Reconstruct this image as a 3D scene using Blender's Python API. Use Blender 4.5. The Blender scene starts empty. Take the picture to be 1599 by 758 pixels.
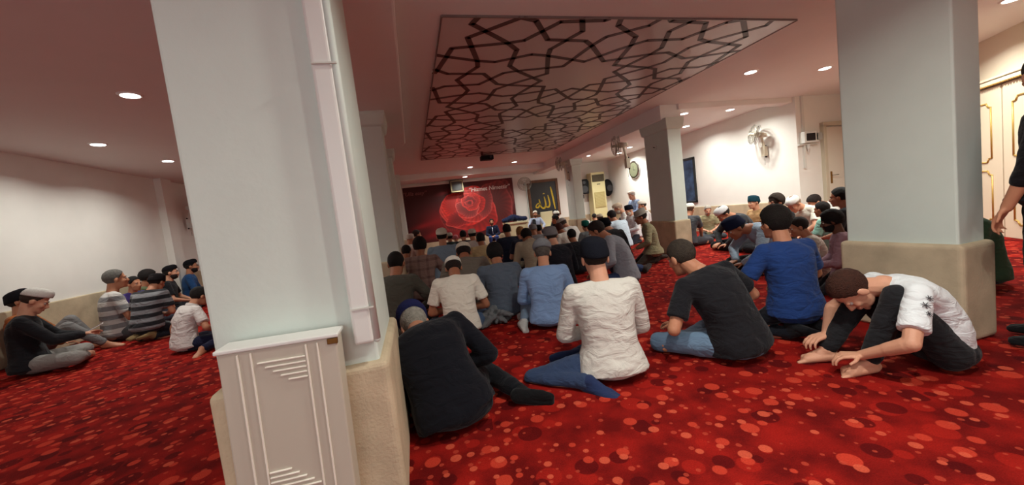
import bpy, math, random
import numpy as np
from mathutils import Vector, Matrix, Euler
R = math.radians
C = bpy.context.scene.collection
S = bpy.context.scene
random.seed(4)

# ------------------------------------------------------------------ camera, light, exposure
CAM_H = 1.12
F_PX = 594.0
Mc = None
def _cal():
    c = np.array([799.5, 379.])
    ray = lambda p: np.array([p[0]-c[0], -(p[1]-c[1]), -F_PX])
    n = lambda v: v/np.linalg.norm(v)
    up = n(ray((1735, 8065)))
    up = -up if up[1] < 0 else up
    Y = ray((643, 352)); Y = n(Y-np.dot(Y, up)*up)
    X = n(np.cross(Y, up))
    return np.array([X, Y, up])
RW = _cal()
cam = bpy.data.cameras.new('camera'); camo = bpy.data.objects.new('camera', cam); C.objects.link(camo)
cam.sensor_width = 36; cam.lens = F_PX/1599*36; cam.clip_start = .05
camo.matrix_world = Matrix.Translation((0, 0, CAM_H)) @ Matrix([[*map(float, r)] for r in RW]).to_4x4()
S.camera = camo
S.view_settings.view_transform = 'Standard'; S.view_settings.look = 'None'
S.view_settings.gamma = 1; S.view_settings.use_curve_mapping = False
S.view_settings.exposure = 0.0
w = bpy.data.worlds.new('world'); S.world = w; w.use_nodes = True
w.node_tree.nodes['Background'].inputs[0].default_value = (.5, .55, .6, 1)
w.node_tree.nodes['Background'].inputs[1].default_value = .05
DOWNLIGHT_W = 21.0        # each downlight's lamp
ENTRY_W = 60.0           # daylight coming in behind the photographer

def ray_at(px, py):
    q = np.array([px-799.5, -(py-379.), -F_PX]); return RW @ (q/np.linalg.norm(q))
def at_z(px, py, z=0.):
    d = ray_at(px, py); t = (z-CAM_H)/d[2]; return Vector((d[0]*t, d[1]*t, z))
def at_y(px, py, y):
    d = ray_at(px, py); t = y/d[1]; return Vector((d[0]*t, y, CAM_H+d[2]*t))
def at_x(px, py, x):
    d = ray_at(px, py); t = x/d[0]; return Vector((x, d[1]*t, CAM_H+d[2]*t))
def at_w(px, py, a, b):
    d = ray_at(px, py); nx, ny = b[1]-a[1], -(b[0]-a[0])
    t = (a[0]*nx+a[1]*ny)/(d[0]*nx+d[1]*ny); return Vector((d[0]*t, d[1]*t, CAM_H+d[2]*t))

# ------------------------------------------------------------------ materials
def lin(c):
    return tuple(((v/255)/12.92 if v/255 <= .04045 else ((v/255+.055)/1.055)**2.4) for v in c[:3])+(1,)
_mc = {}
def nt_mat(name):
    m = bpy.data.materials.new(name); m.use_nodes = True
    return m, m.node_tree, m.node_tree.nodes['Principled BSDF']
def mat(name, col, rough=.6, metal=0, bump=0, bscale=80, vary=0, vscale=6, spec=None):
    k = (name, col, rough, metal)
    if k in _mc: return _mc[k]
    m, t, b = nt_mat(name)
    b.inputs['Base Color'].default_value = lin(col); b.inputs['Roughness'].default_value = rough
    b.inputs['Metallic'].default_value = metal
    if spec is not None: b.inputs['Specular IOR Level'].default_value = spec
    co = t.nodes.new('ShaderNodeTexCoord')
    if vary:
        n = t.nodes.new('ShaderNodeTexNoise'); n.inputs['Scale'].default_value = vscale; n.inputs['Detail'].default_value = 4
        r = t.nodes.new('ShaderNodeMapRange'); r.inputs['From Min'].default_value = .3; r.inputs['From Max'].default_value = .7
        r.inputs['To Min'].default_value = 1-vary; r.inputs['To Max'].default_value = 1+vary*.4
        mx = t.nodes.new('ShaderNodeVectorMath'); mx.operation = 'SCALE'; mx.inputs[0].default_value = lin(col)[:3]
        t.links.new(co.outputs['Object'], n.inputs['Vector']); t.links.new(n.outputs['Fac'], r.inputs['Value'])
        t.links.new(r.outputs['Result'], mx.inputs['Scale']); t.links.new(mx.outputs[0], b.inputs['Base Color'])
    if bump:
        n = t.nodes.new('ShaderNodeTexNoise'); n.inputs['Scale'].default_value = bscale; n.inputs['Detail'].default_value = 3
        bp = t.nodes.new('ShaderNodeBump'); bp.inputs['Strength'].default_value = bump; bp.inputs['Distance'].default_value = .01
        t.links.new(co.outputs['Object'], n.inputs['Vector']); t.links.new(n.outputs['Fac'], bp.inputs['Height'])
        t.links.new(bp.outputs[0], b.inputs['Normal'])
    _mc[k] = m; return m
def emis(name, col, s):
    m, t, b = nt_mat(name); b.inputs['Base Color'].default_value = (1, 1, 1, 1)
    b.inputs['Emission Color'].default_value = lin(col); b.inputs['Emission Strength'].default_value = s; return m
def cloth(col, pattern=None, col2=None, scale=9.):
    k = ('cloth', col, pattern, col2)
    if k in _mc: return _mc[k]
    m, t, b = nt_mat('fabric'); L = t.links.new
    b.inputs['Roughness'].default_value = .92; b.inputs['Specular IOR Level'].default_value = .15
    b.inputs['Sheen Weight'].default_value = .08
    co = t.nodes.new('ShaderNodeTexCoord')
    rgb = t.nodes.new('ShaderNodeRGB'); rgb.outputs[0].default_value = lin(col); src = rgb.outputs[0]
    if pattern:
        sp = t.nodes.new('ShaderNodeSeparateXYZ'); L(co.outputs['Object'], sp.inputs[0])
        def band(o, sc, th):
            a = t.nodes.new('ShaderNodeMath'); a.operation = 'MULTIPLY'; a.inputs[1].default_value = sc; L(o, a.inputs[0])
            f = t.nodes.new('ShaderNodeMath'); f.operation = 'FRACT'; L(a.outputs[0], f.inputs[0])
            g = t.nodes.new('ShaderNodeMath'); g.operation = 'GREATER_THAN'; g.inputs[1].default_value = th; L(f.outputs[0], g.inputs[0])
            return g.outputs[0]
        if pattern == 'stripe': fac = band(sp.outputs['Z'], scale, .5)
        else:
            th = .5 if pattern == 'check' else .72
            a = t.nodes.new('ShaderNodeMath'); a.operation = 'ADD'
            L(band(sp.outputs['Z'], scale, th), a.inputs[0]); L(band(sp.outputs['X'], scale, th), a.inputs[1])
            h = t.nodes.new('ShaderNodeMath'); h.operation = 'MULTIPLY'; h.inputs[1].default_value = .5; L(a.outputs[0], h.inputs[0]); fac = h.outputs[0]
        mx = t.nodes.new('ShaderNodeMix'); mx.data_type = 'RGBA'; L(fac, mx.inputs['Factor']); L(src, mx.inputs['A'])
        mx.inputs['B'].default_value = lin(col2); src = mx.outputs['Result']
    n = t.nodes.new('ShaderNodeTexNoise'); n.inputs['Scale'].default_value = 7; n.inputs['Detail'].default_value = 4
    n.inputs['Distortion'].default_value = 1.2
    mp = t.nodes.new('ShaderNodeMapping'); mp.inputs['Scale'].default_value = (1, 1, 2.2); mp.inputs['Rotation'].default_value = (.4, .5, 0)
    L(co.outputs['Object'], mp.inputs[0]); L(mp.outputs[0], n.inputs['Vector'])
    n2 = t.nodes.new('ShaderNodeTexNoise'); n2.inputs['Scale'].default_value = 260; L(co.outputs['Object'], n2.inputs['Vector'])
    b1 = t.nodes.new('ShaderNodeBump'); b1.inputs['Strength'].default_value = .75; b1.inputs['Distance'].default_value = .03
    L(n.outputs['Fac'], b1.inputs['Height'])
    b2 = t.nodes.new('ShaderNodeBump'); b2.inputs['Strength'].default_value = .15; b2.inputs['Distance'].default_value = .002
    L(n2.outputs['Fac'], b2.inputs['Height']); L(b1.outputs[0], b2.inputs['Normal'])
    L(b2.outputs[0], b.inputs['Normal']); L(src, b.inputs['Base Color'])
    _mc[k] = m; return m
def hairmat(col):
    return mat('hair', col, .75, 0, .9, 160, .35, 60, .25)
def skinmat(col):
    return mat('skin', col, .55, 0, .12, 120, .08, 12, .35)

# ------------------------------------------------------------------ mesh builder
class MB:
    def __init__(s): s.v = []; s.f = []
    def add(s, vs, fs):
        o = len(s.v); s.v += [tuple(v) for v in vs]; s.f += [tuple(i+o for i in f) for f in fs]
    def ell(s, c, r, rot=None, M=None, nu=14, nv=9):
        c = Vector(c); r = (r,)*3 if isinstance(r, (int, float)) else r
        vs = [Vector((0, 0, r[2]))]
        for j in range(1, nv):
            a = math.pi*j/nv
            for i in range(nu):
                b = 2*math.pi*i/nu; vs.append(Vector((r[0]*math.sin(a)*math.cos(b), r[1]*math.sin(a)*math.sin(b), r[2]*math.cos(a))))
        vs.append(Vector((0, 0, -r[2])))
        if rot is not None: vs = [rot @ v for v in vs]
        vs = [v+c for v in vs]
        if M is not None: vs = [M @ v for v in vs]
        fs = [(0, 1+i, 1+(i+1) % nu) for i in range(nu)]
        for j in range(nv-2):
            for i in range(nu):
                a = 1+j*nu+i; b = 1+j*nu+(i+1) % nu; fs.append((a, a+nu, b+nu, b))
        l = len(vs)-1; o = 1+(nv-2)*nu
        fs += [(l, o+(i+1) % nu, o+i) for i in range(nu)]
        s.add(vs, fs)
    def cone(s, a, b, ra, rb, M=None, n=12):
        a = Vector(a); b = Vector(b); d = (b-a)
        if d.length < 1e-5: return
        d.normalize(); x = d.orthogonal().normalized(); y = d.cross(x)
        vs = []
        for c, r in ((a, ra), (b, rb)):
            for i in range(n):
                t = 2*math.pi*i/n; vs.append(c+(x*math.cos(t)+y*math.sin(t))*r)
        if M is not None: vs = [M @ v for v in vs]
        fs = [(i, (i+1) % n, n+(i+1) % n, n+i) for i in range(n)]+[tuple(range(n-1, -1, -1)), tuple(range(n, 2*n))]
        s.add(vs, fs)
    def cap(s, a, b, ra, rb=None, M=None, n=12):
        rb = ra if rb is None else rb
        s.cone(a, b, ra, rb, M, n); s.ell(a, ra, None, M, n, 7); s.ell(b, rb, None, M, n, 7)
    def chain(s, pts, rs, M=None):
        for i in range(len(pts)-1): s.cap(pts[i], pts[i+1], rs[i], rs[i+1], M)
    def loft(s, rings, close=True):
        n = len(rings[0]); vs = [v for r in rings for v in r]; fs = []
        for k in range(len(rings)-1):
            for i in range(n): fs.append((k*n+i, k*n+(i+1) % n, (k+1)*n+(i+1) % n, (k+1)*n+i))
        if close: fs.append(tuple(range(n-1, -1, -1))); o = (len(rings)-1)*n; fs.append(tuple(range(o, o+n)))
        s.add(vs, fs)
    def box(s, c, d, rz=0, M=None):
        c = Vector(c); m = Matrix.Rotation(rz, 3, 'Z')
        vs = [c+m @ Vector((x*d[0]/2, y*d[1]/2, z*d[2]/2)) for x in (-1, 1) for y in (-1, 1) for z in (-1, 1)]
        if M is not None: vs = [M @ v for v in vs]
        s.add(vs, [(0, 1, 3, 2), (4, 6, 7, 5), (0, 4, 5, 1), (2, 3, 7, 6), (0, 2, 6, 4), (1, 5, 7, 3)])
    def prism(s, poly, z0, z1):
        n = len(poly); s.add([(x, y, z0) for x, y in poly]+[(x, y, z1) for x, y in poly],
            [tuple(range(n-1, -1, -1)), tuple(range(n, 2*n))]+[(i, (i+1) % n, n+(i+1) % n, n+i) for i in range(n)])
    def ribbon(s, pts, wd, th, M):      # flat strip in local xz plane, thickness along y
        n = len(pts)
        L_, R_ = [], []
        for i, p in enumerate(pts):
            a = Vector(pts[max(0, i-1)][:2]); b = Vector(pts[min(n-1, i+1)][:2]); d = (b-a); d = d.normalized() if d.length else Vector((1, 0))
            nn = Vector((-d.y, d.x)); ww = (p[2] if len(p) > 2 else wd)/2
            L_.append(Vector(p[:2])+nn*ww); R_.append(Vector(p[:2])-nn*ww)
        for i in range(n-1):
            q = [L_[i], L_[i+1], R_[i+1], R_[i]]
            vs = [M @ Vector((a.x, -th, a.y)) for a in q]+[M @ Vector((a.x, 0, a.y)) for a in q]
            s.add(vs, [(0, 1, 2, 3), (7, 6, 5, 4), (0, 4, 5, 1), (1, 5, 6, 2), (2, 6, 7, 3), (3, 7, 4, 0)])
    def mesh(s, name):
        me = bpy.data.meshes.new(name); me.from_pydata(s.v, [], s.f); me.update(); return me
_tex = {}
def clouds(size):
    if size not in _tex:
        t = bpy.data.textures.new('folds', 'CLOUDS'); t.noise_scale = size; t.noise_depth = 2; _tex[size] = t
    return _tex[size]
def link(name, me, m, parent=None):
    o = bpy.data.objects.new(name, me); C.objects.link(o)
    if m is not None:
        me.materials.clear(); me.materials.append(m)
    if parent is not None: o.parent = parent
    return o
def put(name, mb, m, parent=None, smooth=False, bevel=0, seg=2):
    me = mb.mesh(name); o = link(name, me, m, parent)
    if smooth:
        me.shade_smooth()
    if bevel:
        b = o.modifiers.new('bevel', 'BEVEL'); b.width = bevel; b.segments = seg; b.limit_method = 'ANGLE'
    return o
def grow(name, mb, m, parent, vox, it=3, disp=0, dsize=.12):
    me = mb.mesh(name); o = bpy.data.objects.new('tmp', me); C.objects.link(o)
    r = o.modifiers.new('r', 'REMESH'); r.mode = 'VOXEL'; r.voxel_size = vox; r.adaptivity = 0
    if it: q = o.modifiers.new('s', 'SMOOTH'); q.factor = .5; q.iterations = it
    if disp:
        d = o.modifiers.new('d', 'DISPLACE'); d.texture = clouds(dsize); d.strength = disp; d.mid_level = .5; d.texture_coords = 'LOCAL'
    dg = bpy.context.evaluated_depsgraph_get()
    me2 = bpy.data.meshes.new_from_object(o.evaluated_get(dg)); bpy.data.objects.remove(o); bpy.data.meshes.remove(me)
    me2.name = name; me2.shade_smooth()
    return link(name, me2, m, parent)
def tag(o, label=None, cat=None, group=None, kind=None):
    if label: o['label'] = label
    if cat: o['category'] = cat
    if group: o['group'] = group
    if kind: o['kind'] = kind
    return o
def empty(name, loc=(0, 0, 0), rz=0):
    o = bpy.data.objects.new(name, None); C.objects.link(o); o.location = loc; o.rotation_euler = (0, 0, rz); o.empty_display_size = .1
    return o
def structure(name, mb, m, **k): return tag(put(name, mb, m, **k), kind='structure')

# ------------------------------------------------------------------ room shell
ZC = 2.70
RA, RB = (7.45, 5.85), (7.7, 13.6)
YB = 13.6
paint = mat('white_wall_paint', (240, 238, 232), .75, 0, .08, 40, .03, 3)
ceilp = mat('ceiling_paint', (236, 232, 228), .8, 0, .05, 30, .02, 2)
ceilr = mat('ceiling_paint_bay', (238, 234, 230), .8, 0, .05, 30, .02, 2)
pad = mat('beige_padding_fabric', (196, 178, 150), .95, 0, .25, 90, .22, 5, .1)
colp = mat('column_paint', (210, 220, 211), .7, 0, .08, 35, .04, 4)
trimw = mat('white_gloss', (222, 222, 216), .4)

def carpet():
    m, t, b = nt_mat('red_dotted_carpet'); L = t.links.new
    b.inputs['Roughness'].default_value = .97; b.inputs['Specular IOR Level'].default_value = .08
    co = t.nodes.new('ShaderNodeTexCoord')
    nz = t.nodes.new('ShaderNodeTexNoise'); nz.inputs['Scale'].default_value = 5; nz.inputs['Detail'].default_value = 5; L(co.outputs['Object'], nz.inputs['Vector'])
    rp = t.nodes.new('ShaderNodeValToRGB'); rp.color_ramp.elements[0].position = .36; rp.color_ramp.elements[1].position = .66
    rp.color_ramp.elements[0].color = lin((98, 13, 12)); rp.color_ramp.elements[1].color = lin((148, 25, 19)); L(nz.outputs['Fac'], rp.inputs[0])
    src = rp.outputs[0]
    for sc, rmin, rmax, colr, off, keep, mixf in ((5.0, .12, .36, (158, 29, 21), 3.1, .35, .7), (5.5, .12, .36, (72, 7, 10), 9.7, .45, .75), (7.0, .10, .32, (192, 60, 42), 0, .45, .8), (9.5, .10, .27, (202, 84, 60), 5.5, .6, .8), (16, .08, .25, (184, 66, 48), 7.3, .6, .6)):
        mp = t.nodes.new('ShaderNodeMapping'); mp.inputs['Location'].default_value = (off, off*1.7, 0); L(co.outputs['Object'], mp.inputs[0])
        v = t.nodes.new('ShaderNodeTexVoronoi'); v.voronoi_dimensions = '2D'; v.inputs['Scale'].default_value = sc; v.inputs['Randomness'].default_value = .75; L(mp.outputs[0], v.inputs['Vector'])
        sp = t.nodes.new('ShaderNodeSeparateColor'); L(v.outputs['Color'], sp.inputs[0])
        mr = t.nodes.new('ShaderNodeMapRange'); mr.inputs['To Min'].default_value = rmin; mr.inputs['To Max'].default_value = rmax; L(sp.outputs[0], mr.inputs['Value'])
        lt = t.nodes.new('ShaderNodeMath'); lt.operation = 'SUBTRACT'; L(mr.outputs[0], lt.inputs[0]); L(v.outputs['Distance'], lt.inputs[1])
        sm = t.nodes.new('ShaderNodeMapRange'); sm.inputs['From Min'].default_value = 0; sm.inputs['From Max'].default_value = .03; L(lt.outputs[0], sm.inputs['Value'])
        gt = t.nodes.new('ShaderNodeMath'); gt.operation = 'GREATER_THAN'; gt.inputs[1].default_value = keep; L(sp.outputs[1], gt.inputs[0])
        mu = t.nodes.new('ShaderNodeMath'); mu.operation = 'MULTIPLY'; L(sm.outputs[0], mu.inputs[0]); L(gt.outputs[0], mu.inputs[1])
        mu2 = t.nodes.new('ShaderNodeMath'); mu2.operation = 'MULTIPLY'; mu2.inputs[1].default_value = mixf; L(mu.outputs[0], mu2.inputs[0])
        mx = t.nodes.new('ShaderNodeMix'); mx.data_type = 'RGBA'; L(mu2.outputs[0], mx.inputs['Factor']); L(src, mx.inputs['A']); mx.inputs['B'].default_value = lin(colr); src = mx.outputs['Result']
    n2 = t.nodes.new('ShaderNodeTexNoise'); n2.inputs['Scale'].default_value = 180; n2.inputs['Detail'].default_value = 3; L(co.outputs['Object'], n2.inputs['Vector'])
    m3 = t.nodes.new('ShaderNodeMapRange'); m3.inputs['From Min'].default_value = .3; m3.inputs['From Max'].default_value = .7; m3.inputs['To Min'].default_value = .78; m3.inputs['To Max'].default_value = 1.12; L(n2.outputs['Fac'], m3.inputs['Value'])
    vm = t.nodes.new('ShaderNodeVectorMath'); vm.operation = 'SCALE'; L(src, vm.inputs[0]); L(m3.outputs[0], vm.inputs['Scale'])
    bp = t.nodes.new('ShaderNodeBump'); bp.inputs['Strength'].default_value = .6; bp.inputs['Distance'].default_value = .006; L(n2.outputs['Fac'], bp.inputs['Height'])
    L(vm.outputs[0], b.inputs['Base Color']); L(bp.outputs[0], b.inputs['Normal'])
    return m
poly_room = [(-4.95, -3.5), (2.58, -3.5), (4.3, -1.25), (9.7, 5.85), RA, RB, (-4.95, YB)]
mb = MB(); mb.prism([(-5.2, -3.8), (10.2, -3.8), (10.2, 13.9), (-5.2, 13.9)], -.1, 0); structure('floor', mb, carpet())
mb = MB(); mb.prism([(-5.2, -3.8), (10.2, -3.8), (10.2, 13.9), (-5.2, 13.9)], ZC, ZC+.12); structure('ceiling', mb, ceilp)
def wall(name, a, b, z0=0, z1=ZC, th=.15, m=paint):
    a = Vector(a); b = Vector(b); d = (b-a).normalized(); n = Vector((d.y, -d.x))*th
    mb = MB(); mb.prism([a, b, b+n, a+n], z0, z1); return structure(name, mb, m)
wall('wall_left', (-4.95, -3.5), (-4.95, YB), th=-.15)
wall('wall_back', (-4.95, YB), RB, th=-.15)
wall('wall_right', RB, RA, th=-.15)
wall('wall_niche', RA, (9.7, 5.85), th=-.15)
wall('wall_side', (9.7, 5.85), (2.58, -3.5), th=-.15, m=mat('cream_wall_paint', (236, 222, 200), .7, 0, .05, 40))
wall('wall_front', (-4.95, -3.5), (2.58, -3.5), th=.15)
def dado(name, a, b, z1, th=.035, inv=1):
    a = Vector(a); b = Vector(b); d = (b-a).normalized(); n = Vector((-d.y, d.x))*th*inv
    mb = MB(); mb.prism([a, b, b+n, a+n], 0, z1); return structure(name, mb, pad, bevel=.018, seg=3)
dado('baseboard_left', (-4.95, -3.4), (-4.95, YB), .67, inv=-1)
dado('baseboard_back', (-4.9, YB), (7.7, YB), .72, inv=-1)
dado('baseboard_right', RA, RB, .68, inv=1)
# left wall pilaster
mb = MB(); mb.box((-4.9, 9.6, ZC/2), (.16, .34, ZC)); structure('trim_1', mb, paint)
# left beam over the column row, right beam, cross beam, soffit before the banner wall
mb = MB(); mb.prism([(-.84, -3.5), (.09, -3.5), (.09, 7.1), (.04, 7.35), (-.08, 7.5), (-.84, 7.5)], 2.58, ZC+.01); structure('trim_2', mb, ceilp, bevel=.02)
mb = MB(); mb.prism([(4.5, 5.95), (4.92, 5.95), (4.98, YB), (4.6, YB)], 2.44, ZC+.01); structure('trim_3', mb, ceilr, bevel=.01)
mb = MB(); mb.prism([(4.85, 5.9), (7.46, 5.9), (7.46, 6.15), (4.85, 6.15)], 2.60, ZC+.01); structure('trim_4', mb, ceilr, bevel=.01)
mb = MB(); mb.prism([(-.75, 12.42), (4.6, 12.42), (4.6, YB), (-.75, YB)], 2.52, ZC+.01); structure('trim_5', mb, ceilr, bevel=.015)
mb = MB(); mb.box((1.75, YB-.03, 2.44), (4.2, .08, .06)); structure('trim_6', mb, paint, bevel=.012)
mb = MB(); mb.box((1.9, 12.41, 2.535), (5.2, .05, .035)); structure('trim_7', mb, paint, bevel=.01)

# ------------------------------------------------------------------ columns
def column(x0, x1, y0, y1, zcap, label, flare=None, padded=True, top=2.6, group=None):
    t = empty('column', ((x0+x1)/2, (y0+y1)/2, 0)); tag(t, label, 'column')
    cx, cy = (x0+x1)/2, (y0+y1)/2; lx, ly = (x1-x0), (y1-y0)
    mb = MB(); mb.box((0, 0, top/2), (lx, ly, top)); put('shaft', mb, colp, t, bevel=.012, seg=3)
    if padded:
        mb = MB(); mb.box((0, 0, zcap/2), (lx+.07, ly+.07, zcap)); put('padded_base', mb, pad, t, bevel=.028, seg=4)
    if flare:
        mb = MB()
        def rg(e, z): return [Vector((sx*(lx/2+e), sy*(ly/2+e), z)) for sx, sy in ((-1, -1), (1, -1), (1, 1), (-1, 1))]
        mb.loft([rg(.0, top-.2), rg(.03, top-.18), rg(flare, top-.06), rg(flare, top)]); put('capital', mb, colp, t, bevel=.006)
    return t
column(-.745, -.195, 1.58, 2.28, .607, 'wide white column nearest the camera with a white radiator cover on its front', top=2.6)
column(-.70, -.20, 5.1, 5.65, .70, 'white column behind the nearest one with flared capital, seated men beside it', .06, top=2.6)
column(-.70, -.20, 8.0, 8.5, .70, 'third white column along the left row, narrow sliver showing', .06, top=ZC)
column(-.62, -.16, 12.2, 12.7, .70, 'farthest white column of the left row beside the red banner', None, top=ZC)
column(3.15, 3.39, 1.53, 2.14, .607, 'big white column on the right with the bent-over boy in front', top=ZC)
column(4.57, 4.85, 5.9, 6.6, .63, 'white column in the middle of the room carrying a wall fan', .05, top=2.46)
column(4.62, 4.90, 10.2, 10.75, .72, 'slim white column farther back near the framed calligraphy', .06, top=2.46)

# pipe casing on the near column's front corner
t = empty('pipe_casing', (-.235, 1.56, 0)); tag(t, 'white vertical pipe casing on the corner of the nearest column, with wire clips', 'pipe')
mb = MB(); mb.box((0, 0, 1.64), (.072, .052, 1.9)); put('casing', mb, trimw, t, bevel=.012, seg=3)
mb = MB(); mb.cap((.045, -.01, .7), (.045, -.01, 2.58), .014); put('pipe', mb, colp, t, smooth=True)
for z in (1.74, .83):
    mb = MB(); mb.box((.01, -.03, z), (.085, .006, .006)); put('clip', mb, mat('wire', (205, 205, 195), .4), t)

# radiator cover
t = empty('radiator_cover', (-.518, 1.505, 0)); tag(t, 'white routed wooden radiator cover on the front of the nearest column', 'radiator cover')
cov = mat('white_lacquer', (192, 184, 168), .45, 0, .03, 20)
mb = MB(); mb.box((0, 0, .4), (.37, .10, .73)); bx = put('box', mb, cov, t, bevel=.006)
t.rotation_euler = (0, R(1.5), 0)
gl = mat('routed_molding_white', (236, 230, 216), .4)  # paler white for the molding strips on the cover
mb = MB()
for gx in (-.125, -.085, .085, .122): mb.box((gx, -.052, .4), (.006, .008, .71))
put('panel_molding', mb, gl, t, bevel=.002)
mb = MB()
for i in range(5):
    L0 = .15-.022*i; mb.box((.08-L0/2, -.052, .715-.018*i), (L0, .008, .005))
put('upper_corner_molding', mb, gl, t, bevel=.0015); mb = MB()
for i in range(5):
    L0 = .07+.022*i; mb.box((-.08+L0/2, -.052, .325-.018*i), (L0, .008, .005))
put('lower_corner_molding', mb, gl, t, bevel=.0015)
mb = MB(); mb.box((0, 0, .771), (.385, .115, .014)); put('lid', mb, trimw, t, bevel=.004)
mb = MB(); mb.box((.172, -.05, .752), (.035, .012, .02)); tag(put('hinge', mb, mat('old_brass', (120, 84, 40), .4, .8), t, bevel=.002), 'brass hinge')

# ------------------------------------------------------------------ ceiling panel with star lattice
PX0, PX1, PY0, PY1 = .44, 3.98, 3.05, 9.75
t = empty('ceiling_panel', ((PX0+PX1)/2, (PY0+PY1)/2, ZC)); tag(t, 'long glossy stretched ceiling panel printed with a brown star lattice', 'ceiling panel')
ccx, ccy = (PX0+PX1)/2, (PY0+PY1)/2
mb = MB(); mb.box((0, 0, -.006), (PX1-PX0, PY1-PY0, .012)); put('sheet', mb, mat('glossy_sheet', (206, 192, 186), .30, 0, .02, 2, .04, 1), t)
lines = []
SP = 2.25; Rd = SP*.397
cents = []
for i in range(-3, 4):
    for j in range(-5, 6):
        cents.append(Vector((2.2+i*SP*math.sqrt(3)/2, 4.4+j*SP+(i % 2)*SP/2)))
def polyrays(poly, ang, skip=0):
    n = len(poly); cen = sum(poly, Vector((0, 0)))/n; mids = []; 
    rays = []
    for i in range(n):
        a, b = poly[i], poly[(i+1) % n]; m_ = (a+b)/2; d = (b-a).normalized()
        nn = Vector((-d.y, d.x)); nn = nn if nn.dot(cen-m_) > 0 else -nn
        rays.append((m_, d*math.cos(ang)+nn*math.sin(ang), -d*math.cos(ang)+nn*math.sin(ang)))
    for i in range(n):
        j = (i+1+skip) % n
        p, u = rays[i][0], rays[i][1]; q, v = rays[j][0], rays[j][2]
        den = u.x*v.y-u.y*v.x
        if abs(den) < 1e-6: continue
        s_ = ((q-p).x*v.y-(q-p).y*v.x)/den
        if s_ <= 0: continue
        x = p+u*s_; lines.append((p, x)); lines.append((q, x))
def dirv(deg): return Vector((math.cos(R(deg)), math.sin(R(deg))))
for c_ in cents:
    dod = [c_+dirv(30*k)*Rd for k in range(12)]
    polyrays(dod, R(64), 1)
    # pentagons toward the lattice directions 30, 90, 150 (each neighbour pair once)
    for ld in (30, 90, 150):
        o_ = c_+dirv(ld)*SP
        for sgn in (1, -1):
            T = c_+dirv(ld+30*sgn)*(SP/math.sqrt(3))
            polyrays([T, c_+dirv(ld+30*sgn)*Rd, c_+dirv(ld)*Rd, o_-dirv(ld)*Rd, o_+dirv(ld+180-30*sgn)*Rd], R(56))
mb = MB()
def clip(p, q):
    x0, x1, y0, y1 = PX0+.01, PX1-.01, PY0+.01, PY1-.01; t0, t1 = 0, 1; d = q-p
    for pp, qq in ((-d.x, p.x-x0), (d.x, x1-p.x), (-d.y, p.y-y0), (d.y, y1-p.y)):
        if abs(pp) < 1e-9:
            if qq < 0: return None
        else:
            r_ = qq/pp
            if pp < 0: t0 = max(t0, r_)
            else: t1 = min(t1, r_)
    return (p+d*t0, p+d*t1) if t0 < t1 else None
for p, q in lines:
    c2 = clip(p, q)
    if not c2 or (c2[1]-c2[0]).length < .01: continue
    p, q = c2; d = (q-p).normalized(); nn = Vector((-d.y, d.x))*.026; e = d*.012
    pl = [(v.x-ccx, v.y-ccy) for v in (p-e-nn, q+e-nn, q+e+nn, p-e+nn)]
    mb.prism(pl, -.0145, -.012)
put('star_lattice', mb, mat('brown_print', (84, 54, 50), .45), t)
mb = MB()
for x_, y_, lx, ly in ((0, -(PY1-PY0)/2, PX1-PX0, .012), (0, (PY1-PY0)/2, PX1-PX0, .012), (-(PX1-PX0)/2, 0, .012, PY1-PY0), ((PX1-PX0)/2, 0, .012, PY1-PY0)): mb.box((x_, y_, -.008), (lx, ly, .018))
put('edge_profile', mb, mat('panel_edge', (120, 104, 100), .4), t)

# ------------------------------------------------------------------ downlights
disc = emis('lamp_glow', (255, 250, 240), 14)
ring_m = mat('white_ring', (240, 240, 236), .4)
spots = [((203, 148), 'left ceiling, largest and nearest'), ((153, 225), 'left ceiling, nearer the left wall'), ((262, 251), 'left ceiling, just beside the near column'),
 ((1172, 112), 'right ceiling, left of the near pair'), ((1288, 106), 'right ceiling, at the edge of the big right column'), ((1068, 177), 'beyond the cross beam, touching the middle column'),
 ((1140, 171), 'beyond the cross beam, right of the middle column'), ((1071, 197), 'beyond the cross beam, lowest by the middle column'),
 ((918, 243), 'far right bay, leftmost above the air conditioner'), ((967, 239), 'far right bay, above the round clock'), ((983, 230), 'far right bay, behind the fan blades'),
 ((734, 261), 'above the banner, left one before the soffit'), ((803, 253), 'above the banner, right one before the soffit'), ((726, 276), 'in the soffit just above the rose banner'),
 (None, (1.5, .3)), (None, (-2.4, .6)), (None, (-2.3, -1.8)), (None, (1.2, -2.0)), (None, (6.3, 2.6)), (None, (7.0, 3.6)), (None, (-2.4, 10.5)), (None, (1.2, 1.15))]  # entries without a pixel: unseen downlights added to brighten the room
for s_ in spots:
    if s_[0] is None: p = Vector((*s_[1], ZC)); lb = None
    else:
        z = 2.52 if s_[0] == (726, 276) else ZC
        p = at_z(*s_[0], z); lb = s_[1]
    t = empty('ceiling_light', p)
    tag(t, ('round recessed downlight, '+lb) if lb else 'round recessed downlight added out of view to light the room', 'ceiling light', 'recessed downlights')
    mb = MB(); mb.cone((0, 0, -.012), (0, 0, .0), .085, .10, n=28); put('ring', mb, ring_m, t)
    mb = MB(); mb.cone((0, 0, -.014), (0, 0, -.008), .072, .074, n=28); put('diffuser', mb, disc, t)
    la = bpy.data.lights.new('downlight', 'AREA'); la.shape = 'DISK'; la.size = .14; la.energy = DOWNLIGHT_W*(1.35 if p.x > 4 else 1.35 if lb is None and p.x > 1 else 1); la.color = (.96, .97, .89)
    la.spread = R(150)
    lo = bpy.data.objects.new('downlight_lamp', la); C.objects.link(lo); lo.parent = t; lo.location = (0, 0, -.02)
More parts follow.
